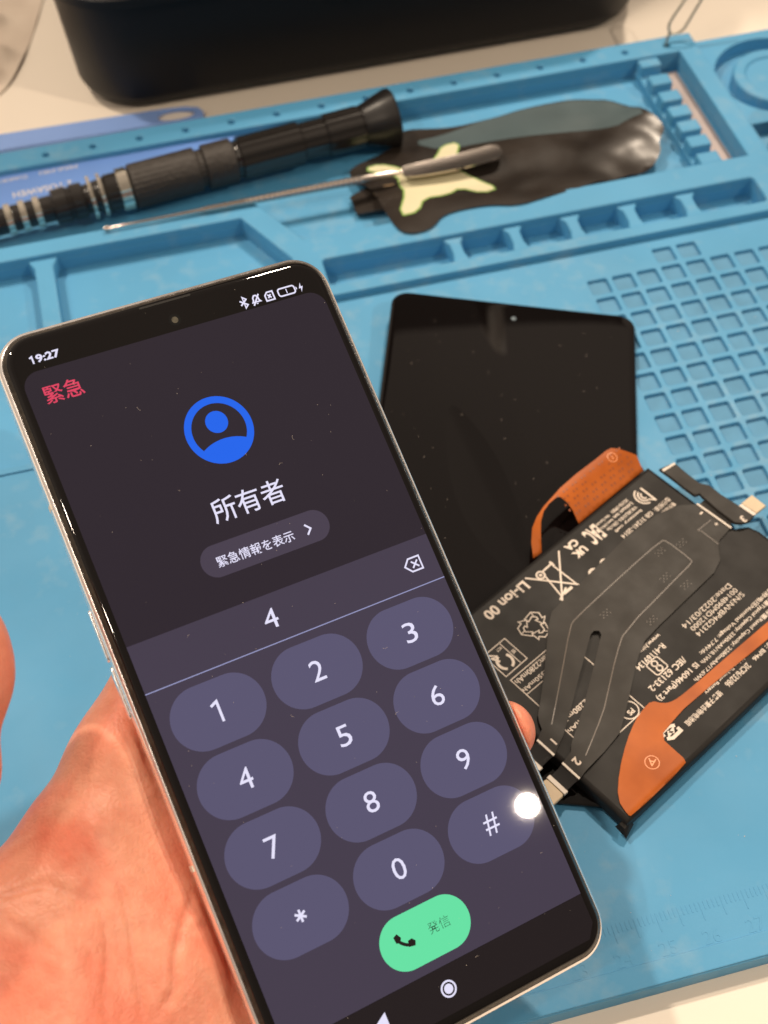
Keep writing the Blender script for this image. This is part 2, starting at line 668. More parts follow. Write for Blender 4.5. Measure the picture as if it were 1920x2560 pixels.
# raised rim round the trays
rim_out = [(-0.6, 24.3 - 0.02), (20.44, 24.28), (21.62, 22.03), (21.62, 20.1), (37.78, 20.1), (37.78, 29.64), (-0.6, 29.64)]
holes_pin = [circ(21.03 + 1.571 * k, 29.14, 0.11, 14) for k in range(-4, 11)]
mb = MB()
slab(mb, chaikin(rim_out, 0), 0.001, 0.27, [tray, rrect(22.5, 36.75, 20.55, 21.72, 0.12, 3)] + holes_pin, bevel=0.06, steps=3, bottom=False)
mb.box(-0.6, 37.7, 29.401, 29.62, -0.6, 0.0)
mpart(mb, 'raised_rim', M_MAT)
# dividers of the small compartments
for a, b in ((26.4, 27.0), (28.33, 28.93), (30.22, 30.86), (32.13, 32.77), (34.06, 34.74)):
    mb = MB()
    mid, hw = (a + b) / 2, (b - a) / 2
    slab(mb, [(a - .0, 20.53), (b, 20.53), (mid + hw * .62, 21.0), (mid + hw * .62, 21.45), (b + .05, 21.73), (a - .05, 21.73), (mid - hw * .62, 21.45), (mid - hw * .62, 21.0)], -0.498, 0.12, bevel=0.06, steps=2, bottom=False)
    mpart(mb, 'compartment_divider', M_MAT)
mb = MB()
slab(mb, [(13.82, 16.21), (14.42, 16.21), (14.42, 23.9), (14.6, 24.3), (13.64, 24.3), (13.82, 23.9)], -0.498, 0.10, bevel=0.07, bottom=False)
mpart(mb, 'compartment_divider', M_MAT)
# inner floor step of the lower left compartment
# comb of slots at the right end of the long tray
mb = MB()
slab(mb, [(35.42, 22.79), (36.25, 22.79), (36.25, 28.69), (35.42, 28.69)], -0.498, -0.22, bevel=0.04, bottom=False)
for yc in (28.5, 27.45, 26.5, 25.65, 24.82, 24.0, 23.1):
    slab(mb, rrect(35.46, 36.22, yc - .29, yc + (.29 if yc < 28.4 else .19), .08, 3), -0.23, 0.20, bevel=0.08, bottom=False)
mpart(mb, 'slot_comb', M_MAT)
mb = MB().box(36.32, 36.98, 22.95, 28.55, -0.497, -0.46)
mpart(mb, 'magnet_strip', M_STEEL)
# round dish: an island with a hollow top in a ring groove
mb = MB()
slab(mb, circ(39.95, 26.8, 1.52, 48), -0.498, 0.02, [circ(39.95, 26.8, 1.05, 40)], bevel=0.1, steps=3, bottom=False)
plate(mb, circ(39.95, 26.8, 1.08, 40), -0.06)
mpart(mb, 'round_dish', M_MAT)
# moulded border, ruler ticks and numerals
mb = MB()
slab(mb, [(-0.55, -1.45), (46.5, -1.45), (46.5, -0.96), (-0.55, -0.96)], 0.0005, 0.045, bevel=0.03, bottom=False)
mpart(mb, 'border_strip', M_MAT)
mb = MB()
for k in range(120, 330):
    x = k * 0.1
    L = 0.41 if k % 5 == 0 else 0.19
    mb.box(x - .014, x + .014, -L, 0, 0.0005, 0.007)
for n in range(14, 33):
    text(mb, str(n), n, -0.77, h=0.31, z=0.0005, th=0.006, bold=0, sx=.95)
mpart(mb, 'ruler_scale', M_MAT)

# ------------------------------------------------------------------ black case behind the mat
case = thing('tool_case', 'large glossy black plastic case with rounded corners standing behind the blue mat', 'case', (26, 38, -0.6))
co = np.array([26, 38, -0.6])
mb = MB()
rings = []
for z, d in ((-0.6, 1.0), (-0.52, 0.55), (-0.3, 0.25), (0.1, 0.08), (3.72, -0.20)):
    rings.append([(x, y, z) for x, y in rrect(16.2, 37.2, 31.5, 46, 2.3, 10, d)])
mb.loft(rings)
mb.move(lambda p: np.array(p) - co)
mb.build('tub', M_CASE, case, 50)
mb = MB()
rings = []
for z, d in ((3.74, -0.20), (3.78, -0.42), (4.1, -0.42), (4.2, -0.25), (6.2, 0.0), (6.6, 0.6)):
    rings.append([(x, y, z) for x, y in rrect(16.2, 37.2, 31.5, 46, 2.3, 10, d)])
mb.loft(rings)
mb.move(lambda p: np.array(p) - co)
mb.build('lid', M_CASE, case, 50)
mb = MB().box(25.3, 28.4, 31.0, 31.27, 3.0, 3.9)
mb.move(lambda p: np.array(p) - co)
mb.build('latch', M_STEEL, case)

# added black panel, unseen itself: put there to darken half the loose display's reflection
rfl = thing('reflection_panel', 'unseen black panel added behind the black case to darken the reflection in the loose display', 'reflection_panel', (32, 46, -0.6))
rfo = np.array([32, 46, -0.6])
mb = MB()
slab(mb, rrect(21, 53, 13, 36.4, 1.0, 6), 44.0, 46.5)
mb.move(lambda p: np.array([p[0], p[2] + .25 * (p[0] - 36), p[1]]) - rfo)
mb.f = [t[::-1] for t in mb.f]
mb.build('panel', M_CASE, rfl)
mb = MB()
slab(mb, rrect(25, 49, 47.2, 58, 1.0, 6), -0.6, 0.0, bevel=.2)
mb.box(34, 40, 46.55, 48.5, -0.01, 20)
mb.move(lambda p: np.array(p) - rfo)
mb.build('stand', M_CASE, rfl)
mb = MB()
mb.tube([(40.2, 44.0, 19), (40.6, 44.1, 25), (41.2, 44.2, 29), (41.6, 44.3, 34), (42.2, 45.5, 38), (42.4, 47, 38.5)], .45, 10)
mb.move(lambda p: np.array(p) - rfo)
mb.build('cable', mat('pale_streak', (.75, .70, .66), rough=.5), rfl)  # added pale tube, unseen: makes the streak in the display's reflection

# ------------------------------------------------------------------ clear pouch at the far left
mb = MB()
po = [(9, 44), (16.6, 44), (15.6, 40), (14.9, 37.4), (14.4, 35.9), (13.9, 34.7), (13.3, 33.9), (11.5, 33.0), (9, 32.6)]
lumps = [(13.3, 38.6, .55), (13.4, 36.25, .6), (13.0, 35.2, .45), (12.3, 37.5, .6)]


def pz(x, y):
    z = -0.52 + 0.04 * math.sin(1.3 * x + .6 * y) + 0.025 * math.sin(2.9 * y - x)
    for a, b, r in lumps:
        d = ((x - a) ** 2 + (y - b) ** 2) / r ** 2
        z += 0.35 * math.exp(-d * d)
    return max(z, -0.57)


sheet(mb, chaikin(po, 2), pz, 0.25, 0.02)
tag(mb.build('plastic_pouch', M_POUCH, smooth=60, loc=(12, 38, -0.6)), 'crumpled brownish plastic pouch with pale lumps lying on the desk left of the black case', 'pouch')
tag(bpy.data.objects['plastic_pouch'], None, None)

# ------------------------------------------------------------------ blue tools
bl = thing('opening_pick', 'pale blue flat plastic tool with an oval hanging hole on the desk behind the mat', 'tool', (14, 31, -0.55))
mb = MB()
slab(mb, chaikin([(6, 30.9), (20.15, 30.55), (20.32, 30.85), (20.05, 31.3), (18.6, 31.45), (6, 31.75)], 1), -0.55, -0.40, [chaikin([(18.62, 30.75), (19.6, 30.66), (20.02, 30.85), (19.95, 31.16), (19.3, 31.34), (18.72, 31.25)], 2)], bevel=0.03)
mb.move(lambda p: np.array(p) - np.array([14, 31, -.55]))
mb.build('handle_strip', M_BLUEPALE, bl)

sp_ = thing('spudger', 'blue plastic prying tool with white lettering lying in the tray behind the screwdriver', 'spudger', (14, 28, -0.4))
so = np.array([14, 28, -.4])
mb = MB()
ol = chaikin([(5.5, 29.05), (13, 29.04), (15.6, 28.98), (16.6, 28.78), (17.6, 28.76), (18.8, 28.86), (20.6, 28.72), (22.95, 28.56), (22.95, 28.34), (20.5, 28.3), (18, 28.0), (15.5, 27.25), (13, 26.9), (5.5, 26.7)], 1)
rings = []
lo_ = ol if area2(ol) > 0 else ol[::-1]
for z, d in ((-0.4, 0.12), (-0.25, 0.0), (-0.05, 0.02), (0.06, 0.08)):
    rings.append([(x, y, z) for x, y in offset_loop(lo_, d)])
mb.loft(rings, False, False)
v, f = tri_fill([p[:2] for p in rings[-1]])
mb.add([(x, y, 0.06) for x, y in v], f)
mb.move(lambda p: np.array(p) - so)
mb.build('blade', M_BLUE, sp_, 60)
mb = MB()
text(mb, '2 TOSAWEH', 14.45, 27.66, w=1.95, h=0.30, z=0.066, rot=math.pi + 0.05, bold=0.01)
text(mb, 'MINI-MKI', 15.05, 28.5, w=1.25, h=0.19, z=0.066, rot=math.pi + 0.03)
text(mb, 'DAKK9', 13.5, 28.43, w=1.0, h=0.17, z=0.066, rot=math.pi + 0.03)
mb.move(lambda p: np.array(p) - so)
mb.build('lettering', M_WHITE, sp_, 0)

# ------------------------------------------------------------------ screwdriver
d0, d1 = np.array([10.0, 25.80, 0.26]), np.array([26.35, 27.52, 0.52])
sd = thing('screwdriver', 'black precision screwdriver with knurled grip, pale rings and a flared end cap', 'screwdriver', tuple(d0))
ax = (d1 - d0) / np.linalg.norm(d1 - d0)


def S_(x):
    return (x - d0[0]) / ax[0]


def dpart(prof, name, m, **k):
    mb = MB()
    lathe(mb, [(S_(x), r) for x, r in prof], d0, d1, **k)
    mb.move(lambda p: np.array(p) - d0)
    return mb.build(name, m, sd, 35)


dpart([(10, .42), (14.75, .42)], 'shaft', M_BARREL)
dpart([(14.7, .43), (14.76, .56), (15.2, .58), (15.24, .52), (15.32, .52), (15.36, .58), (15.72, .57), (15.78, .46), (17.0, .62)], 'coupling', M_BARREL)
for x in (13.32, 13.78, 14.24):
    dpart([(x - .12, .44), (x - .09, .50), (x + .09, .50), (x + .12, .44)], 'shaft_ring', M_RING)
for x in (15.98, 16.32):
    dpart([(x - .07, .50), (x - .05, .70), (x + .05, .70), (x + .07, .50)], 'shaft_ring', M_RING)
dpart([(16.35, .48), (16.5, .60), (16.95, .60)], 'neck', M_BARREL)
dpart([(16.86, .55), (16.88, .69), (17.22, .69), (17.26, .6)], 'collar', M_RING)
dpart([(17.27, .55), (17.29, .70), (17.33, .73), (19.45, .73), (19.5, .70), (19.53, .60), (19.72, .60)], 'knurled_grip', M_KNURL, n=56, flutes=28, depth=.03)
dpart([(19.72, .55), (19.75, .71), (19.8, .73), (20.66, .73), (20.72, .70), (20.76, .56)], 'knurled_grip', M_KNURL, n=56, flutes=28, depth=.03)
dpart([(20.76, .58), (20.9, .62), (20.94, .70), (23.0, .70), (23.06, .62), (23.86, .62), (23.9, .70), (25.1, .70), (25.13, .66), (25.18, .66)], 'barrel', M_BARREL, n=64, flutes=12, depth=.05)
dpart([(25.18, .69), (25.3, .72), (25.7, .86), (26.15, 1.0), (26.25, 1.02), (26.3, .96), (26.3, .5)], 'end_cap', M_BLACK, n=40, flutes=6, depth=.04)

# ------------------------------------------------------------------ graphite film with cross shaped sticker
fo = [('n1', 0, 330, -.05), ('n1', 500, 190, .0), ('n1', 820, 145, .02), ('n1', 1100, 170, .12), ('n1', 1370, 250, .42), ('n1', 1490, 370, .32), ('n1', 1420, 480, .14),
      ('n1', 1450, 570, .0), ('n1', 1360, 735, -.18), ('n1', 1100, 790, .08), ('n1', 900, 820, .29), ('n1', 500, 940, .33), ('n1', 300, 1000, .34), ('n1', 60, 990, .34),
      ('m7', 930, 1150, .34), ('m7', 840, 1280, .35), ('m7', 660, 1330, .35), ('m7', 540, 1300, .35), ('m7', 430, 1150, .32), ('m7', 380, 1060, .2), ('m7', 310, 940, .0),
      ('m7', 130, 860, -.15), ('m7', 110, 770, -.2), ('m7', 300, 680, -.15), ('m7', 545, 560, -.1), ('m7', 545, 430, -.1), ('m7', 850, 420, -.1), ('m7', 1000, 410, -.08)]
FP = np.array([U(c, x, y, z) for c, x, y, z in fo])
ctrl = np.vstack([FP, [un(1250, 430, .05), un(1400, 400, .1), un(1500, 400, .16), un(1600, 340, .24), un(1590, 390, .02), un(1560, 360, .2), un(1330, 470, .22), un(1120, 430, .05), un(1050, 400, -.02), un(1450, 330, .02), un(1300, 400, .13), un(1200, 440, .05)]])


def film_z(x, y):
    d = (ctrl[:, 0] - x) ** 2 + (ctrl[:, 1] - y) ** 2 + 0.22
    w = d ** -2.0
    return float((w * ctrl[:, 2]).sum() / w.sum())


film = thing('adhesive_film', 'wide glossy black film sheet with a cream cross sticker lying across the tray', 'film', (29, 25, 0))
fl = np.array([29, 25, 0.0])
mb = MB()
sheet(mb, chaikin([tuple(p[:2]) for p in FP], 2), film_z, 0.18, 0.012)
mb.move(lambda p: np.array(p) - fl)
mb.build('film_sheet', M_FILM, film, 80)


def on_film(pts, off, c='n1'):
    out = []
    for x, y in pts:
        z = 0.1
        for _ in range(5):
            p = U(c, x, y, z)
            z = film_z(p[0], p[1]) + off
        out.append((p[0], p[1]))
    return out


mb = MB()
sheet(mb, chaikin(on_film([(-560, 500), (-300, 440), (-60, 350), (100, 305), (500, 198), (820, 152), (1100, 178), (1340, 250), (1180, 310), (1080, 372), (820, 398), (400, 445), (0, 500), (-300, 560)], .012), 1), lambda x, y: film_z(x, y) + .008, .2, .006)
mb.move(lambda p: np.array(p) - fl)
mb.build('clear_margin', M_MARGIN, film, 80)
cr = [(250, 770), (380, 730), (540, 760), (600, 800), (760, 790), (880, 655), (920, 570), (1060, 540), (1040, 640), (990, 740), (1090, 800), (1170, 840), (1400, 930), (1270, 975), (1070, 920), (960, 990), (750, 1020), (710, 1130), (550, 1170), (610, 970), (550, 900), (545, 830), (380, 800)]
CPt = []
for x, y in cr:
    z = 0.0
    for _ in range(4):
        p = U('m7', x, y, z)
        z = film_z(p[0], p[1]) + .02
    CPt.append((p[0], p[1]))
CPt = chaikin(CPt, 1)
if area2(CPt) < 0:
    CPt = CPt[::-1]
mb = MB()
sheet(mb, offset_loop(CPt, -0.055), lambda x, y: film_z(x, y) + .014, 0.15, 0.008)
mb.move(lambda p: np.array(p) - fl)
g_ = mb.build('green_edge', M_GREEN, film, 80)
mb = MB()
sheet(mb, CPt, lambda x, y: film_z(x, y) + .024, 0.15, 0.008)
mb.move(lambda p: np.array(p) - fl)
mb.build('cross_sticker', M_STICKER, film, 80)
# a smaller black tab under its left end
tb = [(U('m7', *p, -.25)[0], U('m7', *p, -.25)[1]) for p in ((120, 1000), (290, 920), (560, 900), (600, 1000), (400, 1130), (180, 1150))]
tab = thing('foam_tab', 'small black tab with a tan strip tucked under the left end of the black film', 'tab', (24.3, 24.2, -.3))
to = np.array([24.3, 24.2, -.3])
mb = MB()
sheet(mb, tb, lambda x, y: -.30 + .10 * (x - 24), .2, .1)
mb.move(lambda p: np.array(p) - to)
mb.build('tab_sheet', M_FILM, tab)
tb = [(U('m7', *p, -.05)[0], U('m7', *p, -.05)[1]) for p in ((310, 940), (550, 905), (570, 965), (370, 1015), (330, 1000))]
mb = MB()
sheet(mb, chaikin(tb, 1), lambda x, y: .0 + .03 * math.sin(3 * x), .2, .02)
mb.move(lambda p: np.array(p) - to)
mb.build('tan_strip', M_TAN, tab)

# ------------------------------------------------------------------ metal prying tool
pk = thing('metal_spudger', 'thin steel prying tool with a flat spoon end resting on the black film', 'spudger', (16.2, 24.96, .33))
pko = np.array([16.2, 24.96, .33])
pa, pb = U('m8', 770, 985, .40), U('m7', 540, 800, .42)
mb = MB()
pts, rad = [], []
L = np.linalg.norm(pb - pa)
for s_, r in ((0, .02), (0.02, .07), (.09, .09), (.16, .07), (.2, .045), (1.5, .05), (3.0, .07), (3.2, .085)):
    pts.append(pa + (pb - pa) * s_ / L)
    rad.append(r)
mb.tube(pts, rad, 12)
mb.move(lambda p: np.array(p) - pko)
mb.build('needle', M_METAL, pk)
mb = MB()
pts, rad = [], []
n = 60
for k in range(n + 1):
    t = k / n
    pts.append(pa + (pb - pa) * (3.2 + (8.4 - 3.2) * t) / L)
    rad.append((.10 + .045 * t) * (1 + .07 * (-1) ** k))
mb.tube(pts, rad, 14)
mb.move(lambda p: np.array(p) - pko)
mb.build('knurled_grip', M_METAL, pk, 20)
mb = MB()
pts = [pa + (pb - pa) * (8.4 / L), pa + (pb - pa) * (9.2 / L), pb, pb + (pb - pa) * (.12 / L)]
mb.tube(pts, [.145, .13, .06, .05], 12)
spn = [(565, 750), (620, 735), (780, 690), (1000, 640), (1200, 590), (1370, 552), (1430, 585), (1445, 640), (1400, 690), (1250, 730), (1080, 770), (800, 820), (620, 845), (570, 810)]
SP = [U('m7', x, y, .42) for x, y in spn]


def spz(x, y):
    t = (x - 25.9) / 3.4
    v = (y - (24.95 + .09 * (x - 25.9))) / .4
    return .42 + .05 * v * v - .06 * math.sin(t * 3) + .02 * v


sheet(mb, chaikin([tuple(p[:2]) for p in SP], 1), spz, .1, .05)
mb.move(lambda p: np.array(p) - pko)
mb.build('spoon', M_METAL, pk, 60)

# ------------------------------------------------------------------ eject pin standing in a rim hole
pin = thing('eject_pin', 'thin wire card eject pin with a loop standing in a hole of the mat rim', 'pin', (36.72, 29.2, .27))
pp = [np.array([36.72, 29.16, -.05]), np.array([36.72, 29.18, .30])]
lp = [un_y(*cp('k5', 668, 370), 29.25), un_y(*cp('k5', 690, 325), 29.30), un_y(*cp('k5', 675, 270), 29.32), un_y(*cp('k5', 700, 200), 29.36), un_y(*cp('k5', 840, 0), 29.5), un_y(*cp('k5', 960, -190), 29.65),
      un_y(*cp('k5', 1060, -260), 29.7), un_y(*cp('k5', 1110, -170), 29.65), un_y(*cp('k5', 1000, 0), 29.5), un_y(*cp('k5', 870, 220), 29.36), un_y(*cp('k5', 820, 300), 29.32), un_y(*cp('k5', 760, 330), 29.30), un_y(*cp('k5', 700, 330), 29.30)]
mb = MB()
mb.tube(chaikin([tuple(p) for p in pp + lp[:2]], 2, False), .045, 8)
mb.move(lambda p: np.array(p) - np.array([36.72, 29.2, .27]))
mb.build('pin_stem', M_WIRE, pin)
mb = MB()
mb.tube(chaikin([tuple(p) for p in lp[1:]], 2, False), .045, 8)
mb.move(lambda p: np.array(p) - np.array([36.72, 29.2, .27]))
mb.build('pin_loop', M_WIRE, pin)

# black cap in the recess at the right
mb = MB()
rings = [[(x, y, z) for x, y in circ(39.55, 23.6, r, 32)] for z, r in ((-.5, 1.0), (-.45, 1.08), (.9, 1.08), (1.0, 1.0))]
mb.loft(rings)
tag(mb.build('bottle_cap', M_BLACK, loc=(39.55, 23.6, -.5)), 'round black cap in the mat recess at the far right', 'cap')

# ------------------------------------------------------------------ loose black display panel
u_, w_ = np.array([0.94, -0.342]), np.array([-0.342, -0.94])
TR = np.array([30.94, 16.95])
PW, PL = 7.2, 15.65
dp = thing('display_panel', 'loose switched off black phone display lying on the mat under the battery', 'display', (*(TR - u_ * PW / 2 + w_ * PL / 2), .1))
do = np.array([*(TR - u_ * PW / 2 + w_ * PL / 2), .1])


def disp(p):
    """display coordinates: s from left to right 0..PW, t from top 0..PL; its top left corner rides on the tray rim"""
    s_, t_, z = p
    q = TR + u_ * (s_ - PW) + w_ * t_
    a = max(0.0, 1 - s_ / PW)
    b = max(0.0, 1 - t_ / PL)
    lift = 0.54 * a ** 1.1 * (0.35 * b + 0.65 * b ** 2)
    return np.array([q[0], q[1], .02 + z + lift])


mb = MB()
prof = [(0.0, .10), (.02, .02), (.09, .0), (.125, .03), (.14, .10), (.145, .2)]
out0 = densify(rrect(0, PW, 0, PL, .50, 8), .4)
rings = []
for z, d in prof:
    o_ = [(PW / 2 + (x - PW / 2) * (1 - 2 * d / PW), PL / 2 + (y - PL / 2) * (1 - 2 * d / PL)) for x, y in out0]
    rings.append([(x, y, z) for x, y in o_])
mb.loft(rings, True, False)
top = [p[:2] for p in rings[-1]]
v, f = tri_fill(top, (), grid_inside(top, .5))
mb.add([(x, y, .145) for x, y in v], f)
mb.move(lambda p: disp(p) - do)
mb.f = [t[::-1] for t in mb.f]
mb.build('glass', M_GLASS, dp, 60)
mb = MB()
plate(mb, circ(3.62, .62, .075, 20), .150)
mb.move(lambda p: disp(p) - do)
mb.f = [t[::-1] for t in mb.f]
mb.build('camera_hole', mat('camera_hole_glass', (.10, .14, .17), rough=.2), dp, 0)

# ------------------------------------------------------------------ battery: label coordinates, x along the print, y up
e1 = np.array([math.cos(math.radians(28)), math.sin(math.radians(28))])
e2 = np.array([-e1[1], e1[0]])
BO = np.array([25.01, 1.9]) + 7.8 * e1 + 6.35 * e2
BR_ = [[-e1[0], -e2[0], 0], [-e1[1], -e2[1], 0], [0, 0, 1]]
bat = thing('battery_pack', 'black two cell phone battery covered in pale print lying across the black display', 'battery', (*BO, 0.17), BR_)


def lab(p):
    """label coordinates of a world point"""
    q = np.array(p[:2]) - BO
    return np.array([-(q @ e1), -(q @ e2)])


BZ = .38                                        # top of the wrap above the battery's base
mb = MB()
slab(mb, chaikin([(-.22, 0), (7.8, 0), (7.8, 6.35), (-.70, 6.35), (-.70, 3.35), (-.62, 3.05), (-.30, 2.85), (-.22, 2.7)], 0), 0.0, BZ, bevel=.13, steps=4)
mb.build('cell_wrap', M_BATT, bat, 60)
mb = MB()                                       # folded tape ends
mb.loft([[(-.02, .02, .25), (.28, -.02, .25), (.2, .18, .30), (.0, .2, .3)], [(-.10, -.16, .36), (-.02, -.2, .36), (.0, -.12, .38), (-.06, -.08, .38)]])
mb.build('tape_end', M_BATT, bat)
mb = MB()
mb.loft([[(7.6, 6.2, .1), (7.95, 6.15, .1), (7.95, 6.5, .02), (7.6, 6.4, .1)], [(7.7, 6.2, .26), (7.88, 6.2, .22), (7.88, 6.36, .2), (7.7, 6.34, .26)]])
mb.build('tape_end', M_BATT, bat)

z0 = BZ + .003
mb = MB()
B_ = .012
text(mb, 'Li-ion 00', 5.58, .40, w=1.44, h=.30, z=z0, bold=.03)
# crossed out bin
stroke(mb, [(4.77, .25), (3.91, 1.32)], .045, z0)
stroke(mb, [(3.54, .26), (4.58, 1.36)], .045, z0 + .0004)
stroke(mb, [(4.22, 1.15), (4.60, 1.30)], .05, z0 + .0008)
stroke(mb, [(4.35, .52), (4.50, 1.28)], .04, z0 + .0012)
stroke(mb, [(3.98, .46), (3.95, 1.28)], .04, z0 + .0016)
stroke(mb, [(4.32, .42), (3.92, .40)], .05, z0 + .0020)
stroke(mb, [(3.96, .33), (3.96, .50)], .06, z0 + .0024)
stroke(mb, circ(4.42, .46, .105, 20), .05, z0 + .0028, True)
plate(mb, circ(4.42, .46, .045, 14), z0 + .0030)
stroke(mb, [(4.10, 1.24), (4.40, 1.24)], .08, z0 + .0034)
# recycling triangle of outlined arrows
for k in range(3):
    a = math.radians(120 * k + 8)
    c_, s__ = math.cos(a), math.sin(a)

    def rt(p):
        return (5.62 + p[0] * c_ - p[1] * s__, 1.38 + p[0] * s__ + p[1] * c_)
    stroke(mb, [rt(p) for p in ((-.25, .15), (-.12, .38), (.08, .40), (.17, .27), (.24, .32), (.22, .10), (.02, .17), (.08, .21), (.03, .27), (-.08, .26), (-.14, .10))], .026, z0 + .0004 * k, True)
    stroke(mb, [rt(p) for p in ((-.11, .37), (-.03, .26))], .020, z0 + .002 + .0004 * k)
# framed mark with a broken ring
stroke(mb, [(6.40, 1.14), (6.40, 1.90), (7.13, 1.91), (7.13, 1.14)], .025, z0, True)
stroke(mb, [(6.59, 1.16), (6.60, 1.88)], .022, z0 + .0004)
for a0_, a1_ in ((100, 215), (-80, 60)):
    stroke(mb, [(6.85 + .19 * math.cos(math.radians(a0_ + (a1_ - a0_) * k / 10)), 1.60 + .21 * math.sin(math.radians(a0_ + (a1_ - a0_) * k / 10))) for k in range(11)], .07, z0 + .0004)
stroke(mb, [(6.94, 1.52), (7.03, 1.33), (6.88, 1.36), (7.06, 1.2)], .06, z0 + .0008)
text(mb, 'IR', 6.50, 1.55, h=.10, z=z0, rot=math.pi / 2, bold=.02)
text(mb, 'ICT', 6.72, 1.26, h=.075, z=z0, bold=.02)
# capacity box
stroke(mb, [(5.36, 2.06), (7.12, 2.05), (7.14, 4.74), (5.36, 4.74)], .024, z0 + .0032, True)
stroke(mb, [(7.13, 2.58), (5.6, 2.60)], .020, z0 + .0036)
text(mb, 'min:2280mAh', 6.50, 2.19, w=1.14, h=.15, z=z0, bold=B_)
text(mb, 'typ:2350mAh', 6.52, 2.44, w=1.16, h=.15, z=z0, bold=B_)
text(mb, 'min:2280mAh', 6.45, 3.66, w=1.3, h=.14, z=z0, bold=B_)
text(mb, 'typ:2350mAh', 6.45, 3.90, w=1.3, h=.14, z=z0, bold=B_)
stroke(mb, circ(5.66, 4.50, .23, 28), .028, z0, True)
text(mb, 'PS', 5.66, 4.56, h=.14, z=z0, bold=.03)
text(mb, 'E', 5.72, 4.40, h=.08, z=z0, bold=.03)
# approval marks along the edge
text(mb, 'UK', 3.17, .65, w=.42, h=.23, z=z0, bold=.05)
text(mb, 'CA', 3.17, .36, w=.40, h=.22, z=z0, bold=.05)
text(mb, 'EAC', 2.50, .53, w=.46, h=.52, z=z0, bold=.035)
stroke(mb, [(.50, .35), (.50, .90)], .05, z0)
stroke(mb, [(.50, .88), (.62, .74)], .04, z0 + .0006)
for q_, r_ in enumerate((.10, .18, .27)):
    stroke(mb, [(.60 + r_ * math.cos(math.radians(-75 + 15 * k)), .58 + r_ * math.sin(math.radians(-75 + 15 * k))) for k in range(11)], .042, z0 + .001 + .0004 * q_)
for k, (tx, xw) in enumerate((('XU10-1P001', .62), ('Lithium ion', .70), ('YKXU101-22', .9), ('battery cell', 1.0))):
    text(mb, tx, 1.05 + xw / 2 - .02, .37 + .155 * k, w=xw, h=.10, z=z0, bold=.02)
for k, (tx, xw) in enumerate((('Nitro Technology', .62), ('Energy (HK) Ltd', .60), ('Made in China', .40))):
    text(mb, tx, 1.72 + xw / 2 + .03 * k, .37 + .155 * k, w=xw * .85, h=.10, z=z0, bold=.02)
text(mb, 'GB 31241-2014', 1.46, 1.08, w=1.16, h=.13, z=z0, bold=B_)
text(mb, '执行标准:', .50, 1.10, w=.58, h=.15, z=z0, bold=.01)
text(mb, '警示说明', .46, 1.29, w=.46, h=.13, z=z0, bold=.01)
for xc in (2.93, 3.36):                         # the two letters of the conformity mark, cut off by the cable
    stroke(mb, [(xc + .15 * math.cos(math.radians(-10 + a)), 1.42 + .20 * math.sin(math.radians(180 + a))) for a in range(10, 171, 10)], .07, z0)
# serial number and ratings
text(mb, 'S/N:NVBP4G2314', 2.03, 4.27, w=1.76, h=.14, z=z0, sx=1, bold=0)
text(mb, '0014890MD12000', 2.03, 4.08, w=1.72, h=.13, z=z0)
text(mb, 'Date:2022/03/14', 2.08, 3.89, w=1.80, h=.14, z=z0)
text(mb, '标称电压Nominal Voltage: 7.74Vdc', 1.88, 4.66, w=2.76, h=.15, z=z0, bold=B_)
text(mb, '典型容量Typical Capacity: 2350mAh/18.1Wh', 1.9, 4.84, w=3.06, h=.15, z=z0, bold=B_)
text(mb, '额定容量Rated Capacity: 2280mAh/17.6Wh', 2.3, 5.04, w=3.25, h=.15, z=z0, bold=B_)
text(mb, 'R-41169134', 4.20, 3.90, w=.98, h=.17, z=z0, bold=.02)
text(mb, 'www.hitr', 3.92, 3.64, w=.72, h=.12, z=z0, bold=.01)
stroke(mb, rrect(4.08, 4.47, 3.98, 4.36, .06, 4), .03, z0, True)
for yc in (4.09, 4.25):
    stroke(mb, circ(4.275, yc, .075, 18), .035, z0 + .0004, True)
text(mb, '/IEC 62133-2', 4.26, 4.49, w=1.25, h=.17, z=z0, bold=.02)
text(mb, 'IS 16046(Part 2)', 4.24, 4.77, w=1.42, h=.19, z=z0, bold=.02)
text(mb, '型号: BP46', 2.0, 5.64, w=.92, h=.15, z=z0, bold=B_)
text(mb, '2ICP6/32/86', 3.06, 5.64, w=.84, h=.16, z=z0, bold=B_)
text(mb, 'Li-ion Polymer Battery', 3.3, 5.42, w=1.42, h=.14, z=z0, bold=B_)
text(mb, '锂离子聚合物电池组', 4.34, 5.66, w=1.26, h=.16, z=z0, bold=.015)
# two bent arrows chasing each other
for k in (0, 1):
    a = math.pi * k
    P0 = [(-.20, .02), (-.20, .13), (.08, .13), (.20, .05)]
    stroke(mb, [(5.38 + x * math.cos(a) - y * math.sin(a), 5.54 + x * math.sin(a) + y * math.cos(a)) for x, y in P0], .085, z0 + .0004 * k)
    mb.add([(5.38 + x * math.cos(a) - y * math.sin(a), 5.54 + x * math.sin(a) + y * math.cos(a), z0 + .001) for x, y in ((-.04, .08), (-.16, -.06), (.06, -.03))], [(0, 1, 2)])
mb.build('label_print', M_PRINT, bat, 0)

